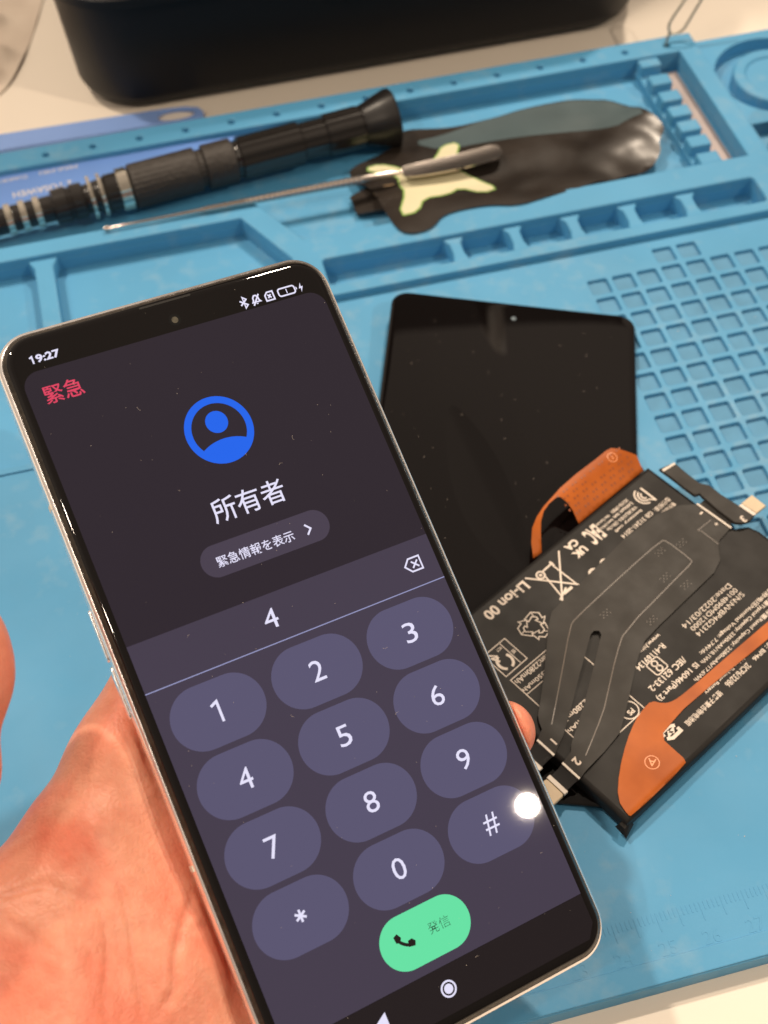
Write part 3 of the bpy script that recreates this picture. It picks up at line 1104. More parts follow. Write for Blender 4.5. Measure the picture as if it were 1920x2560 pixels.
# black flex cable on the battery with two legs and a slot
fx = [(-.15, 2.81), (-.12, 1.72), (.25, 1.42), (.9, 1.22), (2.1, 1.17), (2.84, 1.24), (4.56, 1.37), (5.02, 1.41), (5.36, 1.62), (6.57, 2.59), (7.35, 3.16), (7.46, 3.30), (7.55, 3.48), (7.83, 3.59), (7.80, 4.12),
      (7.3, 3.92), (6.73, 3.61), (5.84, 3.09), (4.84, 2.53), (4.70, 2.51), (4.61, 2.60), (4.66, 2.71), (5.56, 3.24), (6.4, 3.73), (7.33, 4.20), (7.48, 4.32), (7.80, 4.38), (7.77, 4.91), (7.6, 4.88), (6.9, 4.84), (6.28, 4.76), (5.62, 4.40),
      (4.75, 3.88), (4.42, 3.70), (3.99, 3.53), (3.42, 3.48), (1.22, 3.40), (.8, 3.26), (.55, 3.0), (.35, 2.86)]


def fxz(x, y):
    z = BZ + .05 + .006 * math.sin(2.1 * x + 1) * math.sin(1.7 * y)
    z += .10 * math.exp(-((x - 5.4) / 1.1) ** 2) * math.exp(-((y - 2.9) / .8) ** 2)
    if x > 6.9:
        z += .035 * math.sin((x - 6.9) * 3.3)
    return z


mb = MB()
sheet(mb, fx, fxz, .16, .035)
flexo = mb.build('flex_cable', M_FLEX, bat, 50)
mb = MB()


def trace(pts, w=.025, closed=False):
    q = []
    for i in range(len(pts) - (0 if closed else 1)):
        a, b = np.array(pts[i]), np.array(pts[(i + 1) % len(pts)])
        m_ = max(1, int(np.linalg.norm(b - a) / .15))
        q += [tuple(a + (b - a) * k / m_) for k in range(m_)]
    if not closed:
        q.append(pts[-1])
    s0 = len(mb.v)
    stroke(mb, q, w, 0, closed)
    mb.v = mb.v[:s0] + [(x, y, fxz(x, y) + .005) for x, y, _ in mb.v[s0:]]


trace(chaikin([(7.3, 3.55), (6.27, 2.87), (5.03, 2.03), (4.77, 1.95), (2.9, 1.87), (1.42, 1.85), (1.34, 1.95), (1.33, 2.75), (1.40, 2.83), (1.95, 2.86), (4.14, 3.0), (4.81, 3.33), (5.78, 3.91), (6.16, 4.14), (7.3, 4.62)], 1, False))
trace([(.45, 2.92), (.45, 2.35), (.5, 2.28), (.0, 2.3)], .02)
for cx, cy in ((1.6, 2.0), (2.1, 2.6), (1.9, 3.1), (4.0, 2.3), (3.3, 3.2), (1.0, 2.2)):
    for i in range(5):
        for j in range(3):
            if (i + j) % 2 == 0:
                x, y = cx + i * .06, cy + j * .06
                mb.add([(x - .012, y - .012, fxz(x, y) + .006), (x + .012, y - .012, fxz(x, y) + .006), (x + .012, y + .012, fxz(x, y) + .006), (x - .012, y + .012, fxz(x, y) + .006)], [(0, 1, 2, 3)])
mb.build('relief_lines', M_TRACE, flexo, 0)
mb = MB()
zt = BZ + .105
text(mb, '1', 7.58, 3.88, h=.20, z=zt, bold=.03)
mb.move(lambda p: (p[0], p[1], fxz(p[0], p[1]) + .006))
mb.build('leg_number', M_PRINT, flexo, 0)
mb = MB()
text(mb, '2', 7.56, 4.58, h=.22, z=zt, bold=.03)
mb.move(lambda p: (p[0], p[1], fxz(p[0], p[1]) + .006))
mb.build('leg_number', M_PRINT, flexo, 0)
mb = MB()
text(mb, '+', -.0, 2.48, h=.09, z=zt, bold=.03)
text(mb, '-', .01, 1.99, w=.10, z=zt, bold=.03)
mb.move(lambda p: (p[0], p[1], fxz(p[0], p[1]) + .006))
mb.build('flex_print', M_PRINT, flexo, 0)
for y0_, y1_ in ((3.59, 4.12), (4.38, 4.91)):    # the two board connectors past the battery's end
    cn = MB()
    cn.loft([[(7.80, y0_, .44), (7.80, y1_, .44), (7.80, y1_, .41), (7.80, y0_, .41)], [(7.98, y0_ + .02, .39), (7.98, y1_ - .02, .39), (7.98, y1_ - .02, .34), (7.98, y0_ + .02, .34)],
             [(8.2, y0_ + .02, .36), (8.2, y1_ - .02, .36), (8.2, y1_ - .02, .30), (8.2, y0_ + .02, .30)]])
    k_ = cn.build('connector_tail', M_BLACK, bat)
    b2 = MB().box(7.795, 7.85, y0_, y1_, BZ + .03, BZ + .085)
    b2.build('edge_strip', M_SILVER, k_)
    b2 = MB()
    slab(b2, rrect(8.2, 8.32, y0_ - .02, y1_ + .02, .02, 3), .29, .37, bevel=.01)
    b2.build('stiffener', M_SILVER, k_)
    b2 = MB()
    slab(b2, rrect(8.325, 8.78, y0_ - .01, y1_ + .01, .06, 4), .27, .36, bevel=.02)
    b2.build('contact_pad', M_GOLD, k_)
# third connector bar along the far end
bar = [(585, 205), (680, 165), (745, 150), (860, 250), (985, 345), (1080, 365), (1200, 460), (1360, 560), (1535, 655), (1480, 722), (1395, 745), (1325, 735), (1160, 610), (1010, 480), (985, 455), (935, 468), (840, 400), (700, 290), (610, 225)]
bp_ = [tuple(lab(U('m2', x, y, .75))) for x, y in bar]
mb = MB()
if area2(bp_) < 0:
    bp_ = bp_[::-1]
slab(mb, bp_, .50, .59, bevel=.03)
mb.loft([[(-.12, 1.75, .40), (-.12, 2.75, .40), (-.12, 2.75, .37), (-.12, 1.75, .37)], [(-.38, 1.8, .50), (-.38, 2.75, .50), (-.38, 2.75, .47), (-.38, 1.8, .47)]])
fb = mb.build('flex_tail', M_FLEX, bat)
mb = MB()
zz = .595
q = [lab(U('m2', *p, .77)) for p in ((1370, 570), (1400, 552), (1545, 650), (1515, 668))]
slab(mb, [tuple(p) for p in q], .56, .605)
q = [lab(U('m2', *p, .77)) for p in ((612, 212), (735, 142), (748, 158), (628, 232))]
slab(mb, [tuple(p) for p in q], .56, .60)
q = [lab(U('m2', *p, .62)) for p in ((950, 555), (965, 545), (1305, 785), (1290, 795))]
slab(mb, [tuple(p) for p in q], BZ + .04, BZ + .075)
mb.build('stiffener', M_SILVER, fb)
mb = MB()
q = [lab(U('m2', *p, .74)) for p in ((1395, 545), (1500, 462), (1640, 570), (1545, 645))]
slab(mb, [tuple(p) for p in q], .50, .575, bevel=.02)
mb.build('contact_pad', M_GOLD, fb)
mb = MB()
c3 = lab(U('m2', 1415, 700, .77))
text(mb, '3', c3[0], c3[1], h=.21, z=.596, bold=.03, rot=-.15)
mb.build('flex_print', M_PRINT, fb, 0)

# ------------------------------------------------------------------ orange ribbons
TOPZ = .17 + BZ
o1 = [(26.36, 4.47), (26.61, 4.62), (26.85, 4.48), (27.10, 4.47), (27.55, 4.66), (30.14, 5.92), (34, 7.8), (34, 7.35), (29.95, 5.47), (27.42, 4.32), (26.88, 3.98), (26.47, 3.70), (26.72, 3.2), (26.80, 3.05), (26.80, 2.90), (25.15, 2.03), (25.07, 2.08), (24.98, 2.49), (25.26, 3.13), (25.68, 3.78), (26.07, 4.24)]


def oz(x, y):
    q = np.array([x, y]) - np.array([25.01, 1.9])
    b = q @ e2
    z = TOPZ + .030 + .010 * math.sin(3 * x) * math.sin(2.3 * y)
    if b < .13:
        z -= .13 * (1 - math.sqrt(max(0.0, 1 - (1 - b / .13) ** 2)))
    return z


rb = thing('flex_ribbon', 'orange flex ribbon with a circled A folded over the near edge of the battery', 'ribbon', (26, 3.5, TOPZ), group='orange flex ribbons around the battery')
ro = np.array([26, 3.5, TOPZ])
mb = MB()
sheet(mb, chaikin(o1, 1), oz, .055, .02)
mb.move(lambda p: np.array(p) - ro)
mb.build('ribbon_film', M_ORANGE, rb, 60)
mb = MB()
ca = U('m5', 1225, 420, TOPZ + .03)
stroke(mb, [(x + ca[0], y + ca[1]) for x, y in circ(0, 0, .165, 26)], .018, 0, True)
text(mb, 'A', ca[0], ca[1], h=.19, z=0, rot=math.radians(28 + 180 - 28 - 25), bold=0)
mb.move(lambda p: np.array([p[0], p[1], oz(p[0], p[1]) + .006]) - ro)
mb.build('ribbon_marks', M_ORANGE_INK, rb, 0)
# the other ribbon arches up beside the battery
oo = [(130, 1170, .50), (112, 1010, .62), (120, 870, .72), (165, 760, .80), (230, 660, .86), (400, 470, .92), (560, 330, .92), (740, 195, .90), (850, 105, .86), (900, 80, .84), (960, 85, .84), (1150, 150, .74), (1180, 220, .66), (1215, 300, .56), (900, 560, .56),
      (580, 825, .56), (520, 690, .70), (460, 610, .80), (400, 560, .86), (360, 565, .87), (290, 625, .87), (235, 700, .85), (208, 800, .80), (205, 920, .72), (215, 1110, .52)]


def o2z(x, y):
    d = (np.array([x, y]) - np.array([25.01, 1.9])) @ e2 - 6.35        # distance from the battery's far edge
    t = min(max(d, -.1) / 1.15, 1.25)
    return .53 + .40 * math.sin(max(t, 0) * math.pi * .60)


OP = []
for x, y, _ in oo:
    z = .8
    for _k in range(12):
        p = U('m6', x, y, z)
        z = .5 * z + .5 * o2z(p[0], p[1])
    OP.append((p[0], p[1]))
rb2 = thing('flex_ribbon', 'orange flex ribbon arching up between the far edge of the battery and the display', 'ribbon', (27, 10.5, .5), group='orange flex ribbons around the battery')
ro2 = np.array([27, 10.5, .5])
mb = MB()
sheet(mb, OP, o2z, .10, .012)
mb.move(lambda p: np.array(p) - ro2)
mb.build('ribbon_film', M_ORANGE, rb2, 70)
mb = MB()
for k in range(22):
    for j in range(5):
        t = (k + .3) / 22
        x, y = 26.55 + 2.2 * t - .07 * j + .03, 10.12 + 1.14 * t + .13 * j + .03
        if (k * 2 + j) % 3 and not (9 < k < 16 and j == 3):
            mb.add([(x + dx * .026, y + dy * .026, 0) for dx, dy in ((-1, -1), (1, -1), (1, 1), (-1, 1))], [(0, 1, 2, 3)])
mb.move(lambda p: np.array([p[0], p[1], o2z(p[0], p[1]) + .006]) - ro2)
mb.build('ribbon_holes', M_ORANGE_DOT, rb2, 0)
mb = MB()
stroke(mb, [(x + 28.15, y + 11.55) for x, y in circ(0, 0, .13, 22)], .02, 0, True)
text(mb, 'Y', 28.15, 11.55, h=.12, rot=math.radians(208))
mb.move(lambda p: np.array([p[0], p[1], o2z(p[0], p[1]) + .007]) - ro2)
mb.build('ribbon_marks', M_ORANGE_INK, rb2, 0)

# ------------------------------------------------------------------ the phone (own frame: x right, y up the screen, z out of the glass)
PR = np.array([[0.95971352, -0.16759735, 0.22552402], [0.24916667, 0.87860563, -0.40739185], [-0.12986888, 0.44717253, 0.88496938]])
PT_ = np.array([18.7308785, 4.64881944, 6.5232397])
ph = thing('smartphone', 'silver framed smartphone with a lit emergency dialler on its screen, held in the hand', 'phone', tuple(PT_), PR.tolist())
W2, L2 = 3.475, 7.6
mb = MB()
rings = []
for z, d in ((-.84, .42), (-.80, .22), (-.70, .06), (-.58, -.02), (-.46, -.045), (-.34, -.05), (-.24, -.045), (-.185, -.028), (-.152, -.012), (-.130, .03), (-.15, .05)):
    rings.append([(x, y, z) for x, y in rrect(-W2, W2, -L2, L2, .70, 12, d)])
mb.loft(rings)
frame = mb.build('frame', M_FRAME, ph, 50)
mb = MB()                                       # dark gasket between metal and glass
rings = [[(x, y, z) for x, y in rrect(-W2, W2, -L2, L2, .70, 12, d)] for z, d in ((-.16, .055), (-.12, .05), (-.09, .075), (-.05, .125), (-.06, .15))]
mb.loft(rings)
mb.build('gasket', M_GASKET, ph, 40)
mb = MB()                                       # glass with curved edges
rings = []
for k in range(17):
    t = math.pi / 2 * k / 16
    rings.append([(x, y, -.07 + .07 * math.sin(t)) for x, y in rrect(-W2, W2, -L2, L2, .70, 12, .105 + .16 * (1 - math.cos(t)))])
mb.loft(rings, False, True)
mb.build('screen_glass', M_GLASS, ph, 60)
for y in (4.22, -2.94):                         # antenna bands
    mb = MB()
    mb.box(-W2 - .052, -W2 + .3, y - .055, y + .055, -.47, -.19)
    mb.build('antenna_band', M_CREAM, frame)
mb = MB()                                       # buttons on the left flank
slab(mb, rrect(1.12, 2.16, -.52, -.30, .09, 5), 0, .045, bevel=.02)
slab(mb, rrect(-.02, 1.02, -.52, -.30, .09, 5), 0, .045, bevel=.02)
mb.move(lambda p: (-W2 - .040 - p[2], p[0], p[1]))
mb.f = [t[::-1] for t in mb.f]
mb.build('volume_rocker', M_FRAME, ph, 40)
mb = MB()
slab(mb, rrect(4.4, 5.5, -.52, -.28, .09, 5), 0, .04, bevel=.02)
mb.move(lambda p: (W2 + .04 + p[2], p[0], p[1]))
mb.build('power_button', M_FRAME, ph, 40)
mb = MB()                                       # earpiece slit
slab(mb, rrect(-.55, .55, 7.39, 7.43, .02, 3), -.03, .0015)
mb.build('earpiece', M_SLIT, ph, 0)
# front camera
mb = MB()
plate(mb, circ(.05, 6.99, .125, 32), .002)
cmr = mb.build('front_camera', mat('camera_ring', (.006, .006, .006), rough=.12), ph, 0)
mb = MB()
plate(mb, circ(.05, 6.99, .068, 24), .003)
mb.build('camera_lens', mat('camera_lens_glass', (.075, .068, .05), rough=.15, coat=1, noise=.3, nscale=900), cmr, 0)

U_TEXT = ui('ui_white', (.80, .77, .97))
U_PAGE = ui('ui_page', (.020, .0135, .023))
U_BAR = ui('ui_bar', (.053, .041, .069))
U_KEY = ui('ui_key', (.097, .087, .163))
U_PILL = ui('ui_pill', (.059, .045, .073))
U_LINE = ui('ui_line', (.30, .31, .54))
U_BLUE = ui('ui_blue', (.008, .125, .83))
U_PINK = ui('ui_pink', (.74, .055, .12))
U_GREEN = ui('ui_green', (.13, .75, .37))
U_DARK = ui('ui_dark', (.010, .006, .006))
U_NAV = ui('ui_nav', (.010, .006, .008))


def scr(fn, name, m, parent=ph):
    mb = MB()
    fn(mb)
    return mb.build(name, m, parent, 0)


def page(mb):
    o = rrect(-3.205, 3.205, -7.0, 6.765, .34, 10)
    o = [(x, max(y, -6.44)) for x, y in o]
    o2 = [o[0]]
    for p in o[1:]:
        if abs(p[0] - o2[-1][0]) + abs(p[1] - o2[-1][1]) > 1e-6:
            o2.append(p)
    o2 = [p for p in o2 if p[1] > -6.43 or abs(p[0]) > 3.2]
    plate(mb, [(-3.205, -6.44), (3.205, -6.44)] + [p for p in o2 if p[1] > -6.0], .0015)


pg = scr(page, 'screen_page', U_PAGE)
nav = scr(lambda mb: plate(mb, [(-3.2, -7.02), (-3.0, -7.28), (3.0, -7.28), (3.2, -7.02), (3.2, -6.445), (-3.2, -6.445)], .0015), 'navigation_bar', U_NAV)


def bar_(mb):
    plate(mb, [(-3.204, -6.438), (3.204, -6.438), (3.204, 1.22), (-3.204, 1.22)], .003)


dl = scr(bar_, 'dial_area', U_BAR)
scr(lambda mb: plate(mb, [(-3.203, .268), (3.203, .268), (3.203, .288), (-3.203, .288)], .0045), 'entry_line', U_LINE, dl)
scr(lambda mb: text(mb, '4', -.46, .755, w=.285, h=.38, z=.0045), 'entry_digit', U_TEXT, dl)


def back(mb):
    stroke(mb, chaikin([(2.50, .735), (2.62, .87), (2.86, .87), (2.86, .60), (2.62, .60)], 0), .034, .0045, True)
    stroke(mb, [(2.66, .80), (2.80, .665)], .034, .0046)
    stroke(mb, [(2.80, .80), (2.66, .665)], .034, .0050)


scr(back, 'backspace_icon', U_TEXT, dl)
keys = ['1', '2', '3', '4', '5', '6', '7', '8', '9', '*', '0', '#']
for i, kx in enumerate(keys):
    cx, cy = (i % 3 - 1) * 2.059, -.508 - 1.3338 * (i // 3)
    kb = scr(lambda mb: plate(mb, rrect(cx - .93, cx + .93, cy - .61, cy + .61, .61, 16), .0045), 'number_key', U_KEY)
    if kx == '*':
        def star(mb):
            for k in range(3):
                a = math.radians(90 + 60 * k)
                stroke(mb, [(cx - .115 * math.cos(a), cy + .02 - .115 * math.sin(a)), (cx + .115 * math.cos(a), cy + .02 + .115 * math.sin(a))], .045, .006 + .0003 * k)
        scr(star, 'key_symbol', U_TEXT, kb)
    elif kx == '1':
        scr(lambda mb: stroke(mb, [(cx - .105, cy + .135), (cx + .028, cy + .195), (cx + .028, cy - .20)], .052, .006), 'key_symbol', U_TEXT, kb)
    else:
        scr(lambda mb: text(mb, kx, cx, cy + .01, w=.27 if kx != '#' else .31, h=.40, z=.006), 'key_symbol', U_TEXT, kb)
cl = scr(lambda mb: plate(mb, rrect(-.94, .94, -6.262, -5.252, .505, 16), .0045), 'call_button', U_GREEN)
scr(lambda mb: text(mb, '発信', .30, -5.735, w=.45, z=.006, bold=-.014), 'call_text', U_DARK, cl)


def handset(mb):
    P = []
    for k in range(13):
        a = math.radians(198 + 54 * k / 12)
        P.append((-.24 + .36 * math.cos(a), -5.49 + .36 * math.sin(a)))
    stroke(mb, P, .060, .006)
    plate(mb, [(-.615, -5.58), (-.53, -5.545), (-.475, -5.64), (-.53, -5.72), (-.60, -5.70)], .0063)
    plate(mb, [(-.40, -5.855), (-.375, -5.745), (-.29, -5.735), (-.235, -5.80), (-.27, -5.88)][::-1], .0064)


scr(handset, 'call_icon', U_DARK, cl)
def clock(mb):
    stroke(mb, [(-2.91, 7.04), (-2.86, 7.065), (-2.86, 6.917)], .033, .002)
    text(mb, '9:27', -2.56, 7.0, w=.47, h=.165, z=.002, bold=.035)


scr(clock, 'clock_text', U_TEXT)
scr(lambda mb: text(mb, '緊急', -2.525, 6.25, w=.76, z=.0045, bold=.008), 'page_title', U_PINK, pg)


def avatar(mb):
    cx, cy, R_, r_ = .03, 4.585, .695, .552
    bx, by, br = .04, 3.44, .95
    plate(mb, circ(cx, cy, R_, 72), .0045, [circ(cx, cy, r_, 64)])
    plate(mb, circ(cx + .01, cy + .165, .228, 40), .0045)
    body = []
    n = 80
    arc1 = []
    for k in range(n + 1):
        a = math.radians(40 + 100 * k / n)
        p = (bx + br * math.cos(a), by + br * math.sin(a))
        if math.hypot(p[0] - cx, p[1] - cy) < r_ + .012:
            arc1.append(p)
    a0 = math.atan2(arc1[-1][1] - cy, arc1[-1][0] - cx) % (2 * math.pi)
    a1 = math.atan2(arc1[0][1] - cy, arc1[0][0] - cx) % (2 * math.pi)
    arc2 = [(cx + (r_ + .01) * math.cos(a0 + (a1 - a0) * k / 40), cy + (r_ + .01) * math.sin(a0 + (a1 - a0) * k / 40)) for k in range(1, 40)]
    plate(mb, arc1 + arc2, .0047)


scr(avatar, 'profile_icon', U_BLUE, pg)
scr(lambda mb: text(mb, '所有者', .025, 3.06, w=1.53, z=.0045, bold=.006), 'owner_text', U_TEXT, pg)
pl = scr(lambda mb: plate(mb, rrect(-1.33, 1.39, 1.835, 2.475, .32, 14), .003), 'info_pill', U_PILL)
scr(lambda mb: text(mb, '緊急情報を表示', -.205, 2.12, w=1.63, z=.0045, bold=.008), 'info_text', U_TEXT, pl)
scr(lambda mb: stroke(mb, [(.885, 2.235), (.985, 2.13), (.885, 2.025)], .038, .0045), 'chevron', U_TEXT, pl)


def bt(mb):
    stroke(mb, [(1.455, 6.985), (1.60, 6.875), (1.535, 6.815), (1.535, 7.055), (1.60, 6.995), (1.455, 6.885)], 0.033, .002)


def bell(mb):
    x, y = 1.80, 6.935
    stroke(mb, [(x - .085, y - .055), (x - .06, y - .02), (x - .055, y + .04), (x - .02, y + .085), (x + .02, y + .085), (x + .055, y + .04), (x + .06, y - .02), (x + .085, y - .055)], 0.033, .002, True)
    stroke(mb, [(x + .09, y + .10), (x - .085, y - .12)], 0.033, .0024)
    plate(mb, [(x - .03, y - .085), (x - .01, y - .105), (x + .01, y - .105), (x + .03, y - .085)], .0022)


def sim(mb):
    x, y = 2.10, 6.925
    stroke(mb, [(x - .09, y - .09), (x + .09, y - .09), (x + .09, y + .09), (x - .03, y + .09), (x - .09, y + .03)], 0.033, .002, True)
    stroke(mb, [(x - .035, y - .04), (x + .035, y + .035)], 0.033, .0022)
    stroke(mb, [(x + .035, y - .04), (x - .035, y + .035)], 0.033, .0026)


def batt_icon(mb):
    stroke(mb, rrect(2.305, 2.675, 6.845, 7.01, .05, 4), 0.033, .002, True)
    plate(mb, rrect(2.70, 2.725, 6.895, 6.96, .01, 3), .002)
    text(mb, '1', 2.49, 6.927, h=.10, z=.002, bold=.02)


def bolt(mb):
    x, y = 2.815, 6.92
    plate(mb, [(x + .015, y + .105), (x - .05, y - .015), (x - .006, y - .015), (x - .02, y - .105), (x + .05, y + .02), (x + .006, y + .02)], .002)


for fn, nm in ((bt, 'wireless_icon'), (bell, 'muted_bell_icon'), (sim, 'card_icon'), (batt_icon, 'charge_icon'), (bolt, 'bolt_icon')):
    scr(fn, nm, U_TEXT)


def home(mb):
    plate(mb, circ(0, -6.85, .158, 40), .003, [circ(0, -6.85, .122, 36)])
    plate(mb, circ(0, -6.85, .090, 32), .003)


scr(home, 'home_icon', U_TEXT, nav)
scr(lambda mb: plate(mb, chaikin([(-1.58, -6.85), (-1.29, -7.02), (-1.29, -6.68)], 0), .003), 'back_icon', U_TEXT, nav)

# ------------------------------------------------------------------ the hand that holds it (in the phone's frame)
H = .075
lo, hi = np.array([-13.0, -11.5, -4.2]), np.array([5.2, 4.2, 2.6])
nx, ny, nz = [int(v) for v in np.ceil((hi - lo) / H)]
gx = (lo[0] + H * np.arange(nx)).astype(np.float32)[:, None, None]
gy = (lo[1] + H * np.arange(ny)).astype(np.float32)[None, :, None]
gz = (lo[2] + H * np.arange(nz)).astype(np.float32)[None, None, :]


def cone(p, q, r0, r1):
    p, q = np.array(p, np.float32), np.array(q, np.float32)
    d = q - p
    t = np.clip(((gx - p[0]) * d[0] + (gy - p[1]) * d[1] + (gz - p[2]) * d[2]) / float(d @ d), 0, 1)
    return np.sqrt((gx - p[0] - t * d[0]) ** 2 + (gy - p[1] - t * d[1]) ** 2 + (gz - p[2] - t * d[2]) ** 2) - (r0 + (r1 - r0) * t)


def blob(c, r):
    k = np.sqrt(((gx - c[0]) / r[0]) ** 2 + ((gy - c[1]) / r[1]) ** 2 + ((gz - c[2]) / r[2]) ** 2)
    return ((k - 1) * min(r)).astype(np.float32)


def smin(a, b, k):
    h = np.clip(.5 + .5 * (b - a) / k, 0, 1)
    return b + (a - b) * h - k * h * (1 - h)


WR, WU = (-13.5, -8.5, -2.4), (-12.5, -11.0, -2.4)
D = cone(WR, (-5.05, -1.75, -1.75), 1.9, 1.08)                     # index metacarpal
for p in ((WR, (-3.9, -3.7, -1.95), 1.9, 1.08), (WU, (-3.2, -5.7, -2.05), 1.9, 1.05), (WU, (-3.2, -7.6, -2.15), 1.9, 1.0)):
    D = smin(D, cone(*p), .9)
D = smin(D, blob((-8.4, -4.4, -.95), (2.4, 2.6, 1.25)), .8)          # ball of the thumb
D = smin(D, blob((-7.5, -9.0, -1.6), (3.2, 2.0, 1.3)), .8)           # heel
D = smin(D, cone((-4.9, -1.7, -1.32), (-4.55, -4.6, -1.36), .92, .92), .6)   # pads below the fingers
D = smin(D, cone((-4.55, -4.6, -1.36), (-4.3, -7.6, -1.4), .92, .92), .6)
D = smin(D, cone((-6.2, -3.2, -1.25), (-6.0, -7.4, -1.35), 1.1, 1.1), .9)
T = cone((-10.8, -5.4, -.9), (-9.0, -2.2, .2), 1.5, 1.15)          # thumb
T = smin(T, cone((-9.0, -2.2, .2), (-6.95, .3, .65), 1.12, .93), .3)
T = smin(T, cone((-6.95, .3, .65), (-6.1, 2.3, 1.0), .92, .86), .3)
T = smin(T, blob((-6.12, 1.9, .95), (.94, 1.2, .80)), .3)
D = smin(D, T, .9)
D = smin(D, cone((-5.9, -2.2, -1.5), (-9.2, -2.9, -.6), .75, .9), .8)  # web
F_ = cone((-5.05, -1.75, -1.75), (-1.9, 1.15, -1.85), 1.02, .86)     # fingers behind the phone
F_ = smin(F_, cone((-1.9, 1.15, -1.85), (.4, 2.2, -1.9), .86, .74), .2)
F_ = smin(F_, cone((.4, 2.2, -1.9), (1.9, 2.5, -1.75), .74, .66), .2)
D = smin(D, F_, .35)
D = smin(D, cone((-3.7, -.7, -1.75), (-3.4, -4.4, -1.85), .92, .95), .7)
for chain in (((-3.9, -3.7, -1.95, 1.0), (.6, -3.0, -2.0, .86), (2.9, -3.0, -1.75, .78), (3.36, -3.06, -.72, .66)),
              ((-3.2, -5.7, -2.05, .98), (.9, -4.95, -2.0, .82), (2.6, -4.75, -1.8, .74)),
              ((-3.2, -7.6, -2.15, .9), (.0, -6.7, -2.0, .72), (1.6, -6.4, -1.75, .64))):
    F_ = None
    for a, b in zip(chain, chain[1:]):
        c_ = cone(a[:3], b[:3], a[3], b[3])
        F_ = c_ if F_ is None else smin(F_, c_, .2)
    D = smin(D, F_, .25)
# the phone presses into the skin
qx, qy, qz = np.abs(gx) - (W2 + .05), np.abs(gy) - (L2 + .05), np.abs(gz + .42) - .43
box = np.maximum(np.maximum(qx, qy), qz)
D = np.maximum(D, -(box - .01)).astype(np.float32)
# surface nets
sgn = D < 0
n_in = np.zeros((nx - 1, ny - 1, nz - 1), np.int8)
acc = np.zeros((nx - 1, ny - 1, nz - 1, 3), np.float32)
cnt = np.zeros((nx - 1, ny - 1, nz - 1), np.float32)
for i in (0, 1):
    for j in (0, 1):
        for k in (0, 1):
            n_in += sgn[i:nx - 1 + i, j:ny - 1 + j, k:nz - 1 + k]
act = (n_in > 0) & (n_in < 8)
ci = np.argwhere(act)
idx = -np.ones(act.shape, np.int64)
idx[act] = np.arange(len(ci))
pos = np.zeros((len(ci), 3))
num = np.zeros(len(ci))
cor = [(i, j, k) for i in (0, 1) for j in (0, 1) for k in (0, 1)]
for a in cor:
    for ax_ in range(3):
        if a[ax_] == 0:
            b = list(a)
            b[ax_] = 1
            da = D[ci[:, 0] + a[0], ci[:, 1] + a[1], ci[:, 2] + a[2]]
            db = D[ci[:, 0] + b[0], ci[:, 1] + b[1], ci[:, 2] + b[2]]
            m = (da < 0) != (db < 0)
            t = np.where(m, da / np.where(m, da - db, 1), 0)
            p = np.array(a, float)[None, :] + t[:, None] * (np.array(b) - np.array(a))[None, :]
            pos[m] += p[m]
            num[m] += 1
pos = (ci + pos / num[:, None]) * H + lo
faces = []
for ax_ in range(3):
    o_ = [0, 1, 2]
    o_.remove(ax_)
    sl0 = [slice(1, -1)] * 3
    sl0[ax_] = slice(0, -1)
    sl1 = [slice(1, -1)] * 3
    sl1[ax_] = slice(1, None)
    a, b = sgn[tuple(sl0)], sgn[tuple(sl1)]
    E_ = np.argwhere(a != b)
    base = E_ + 1
    base[:, ax_] -= 1
    ins = a[tuple(E_.T)]
    du, dv = np.zeros(3, int), np.zeros(3, int)
    du[o_[0]] = 1
    dv[o_[1]] = 1
    q = [idx[tuple((base - du - dv).T)], idx[tuple((base - dv).T)], idx[tuple(base.T)], idx[tuple((base - du).T)]]
    fl_ = ins if ax_ != 1 else ~ins
    quad = np.stack(q, 1)
    quad[~fl_] = quad[~fl_][:, ::-1]
    ok = (quad >= 0).all(1)
    faces.append(quad[ok])
faces = np.vstack(faces)
# Laplacian smoothing
ea = np.vstack([faces[:, [i, (i + 1) % 4]] for i in range(4)])
ea = np.vstack([ea, ea[:, ::-1]])
deg = np.bincount(ea[:, 0], minlength=len(pos)).astype(float)
deg[deg == 0] = 1


def lap(P):
    return np.stack([np.bincount(ea[:, 0], weights=P[ea[:, 1], k], minlength=len(P)) / deg for k in range(3)], 1)


for _ in range(6):
    pos = pos + .6 * (lap(pos) - pos)
    pos = pos - .62 * (pos - lap(pos)) * -0.9 if False else pos


def normals(P):
    a, b, c, d = (P[faces[:, i]] for i in range(4))
    fn = np.cross(c - a, d - b)
    vn = np.zeros_like(P)
    for i in range(4):
        for k in range(3):
            vn[:, k] += np.bincount(faces[:, i], weights=fn[:, k], minlength=len(P))
    return vn / (np.linalg.norm(vn, axis=1, keepdims=True) + 1e-12)


# folds of the palm: followed on the skin itself
bv = BVHTree.FromPolygons([tuple(p) for p in pos], [tuple(int(i) for i in f) for f in faces])
cam_l = PR.T @ (CAM_C - PT_)


def on_skin(px, py):
    v = PR.T @ (CAM_R @ np.array([(px - 960) / FPX, -(py - 1280) / FPX, -1.0]))
    h = bv.ray_cast(Vector(cam_l), Vector(v / np.linalg.norm(v)))
    return np.array(h[0]) if h[0] is not None else None


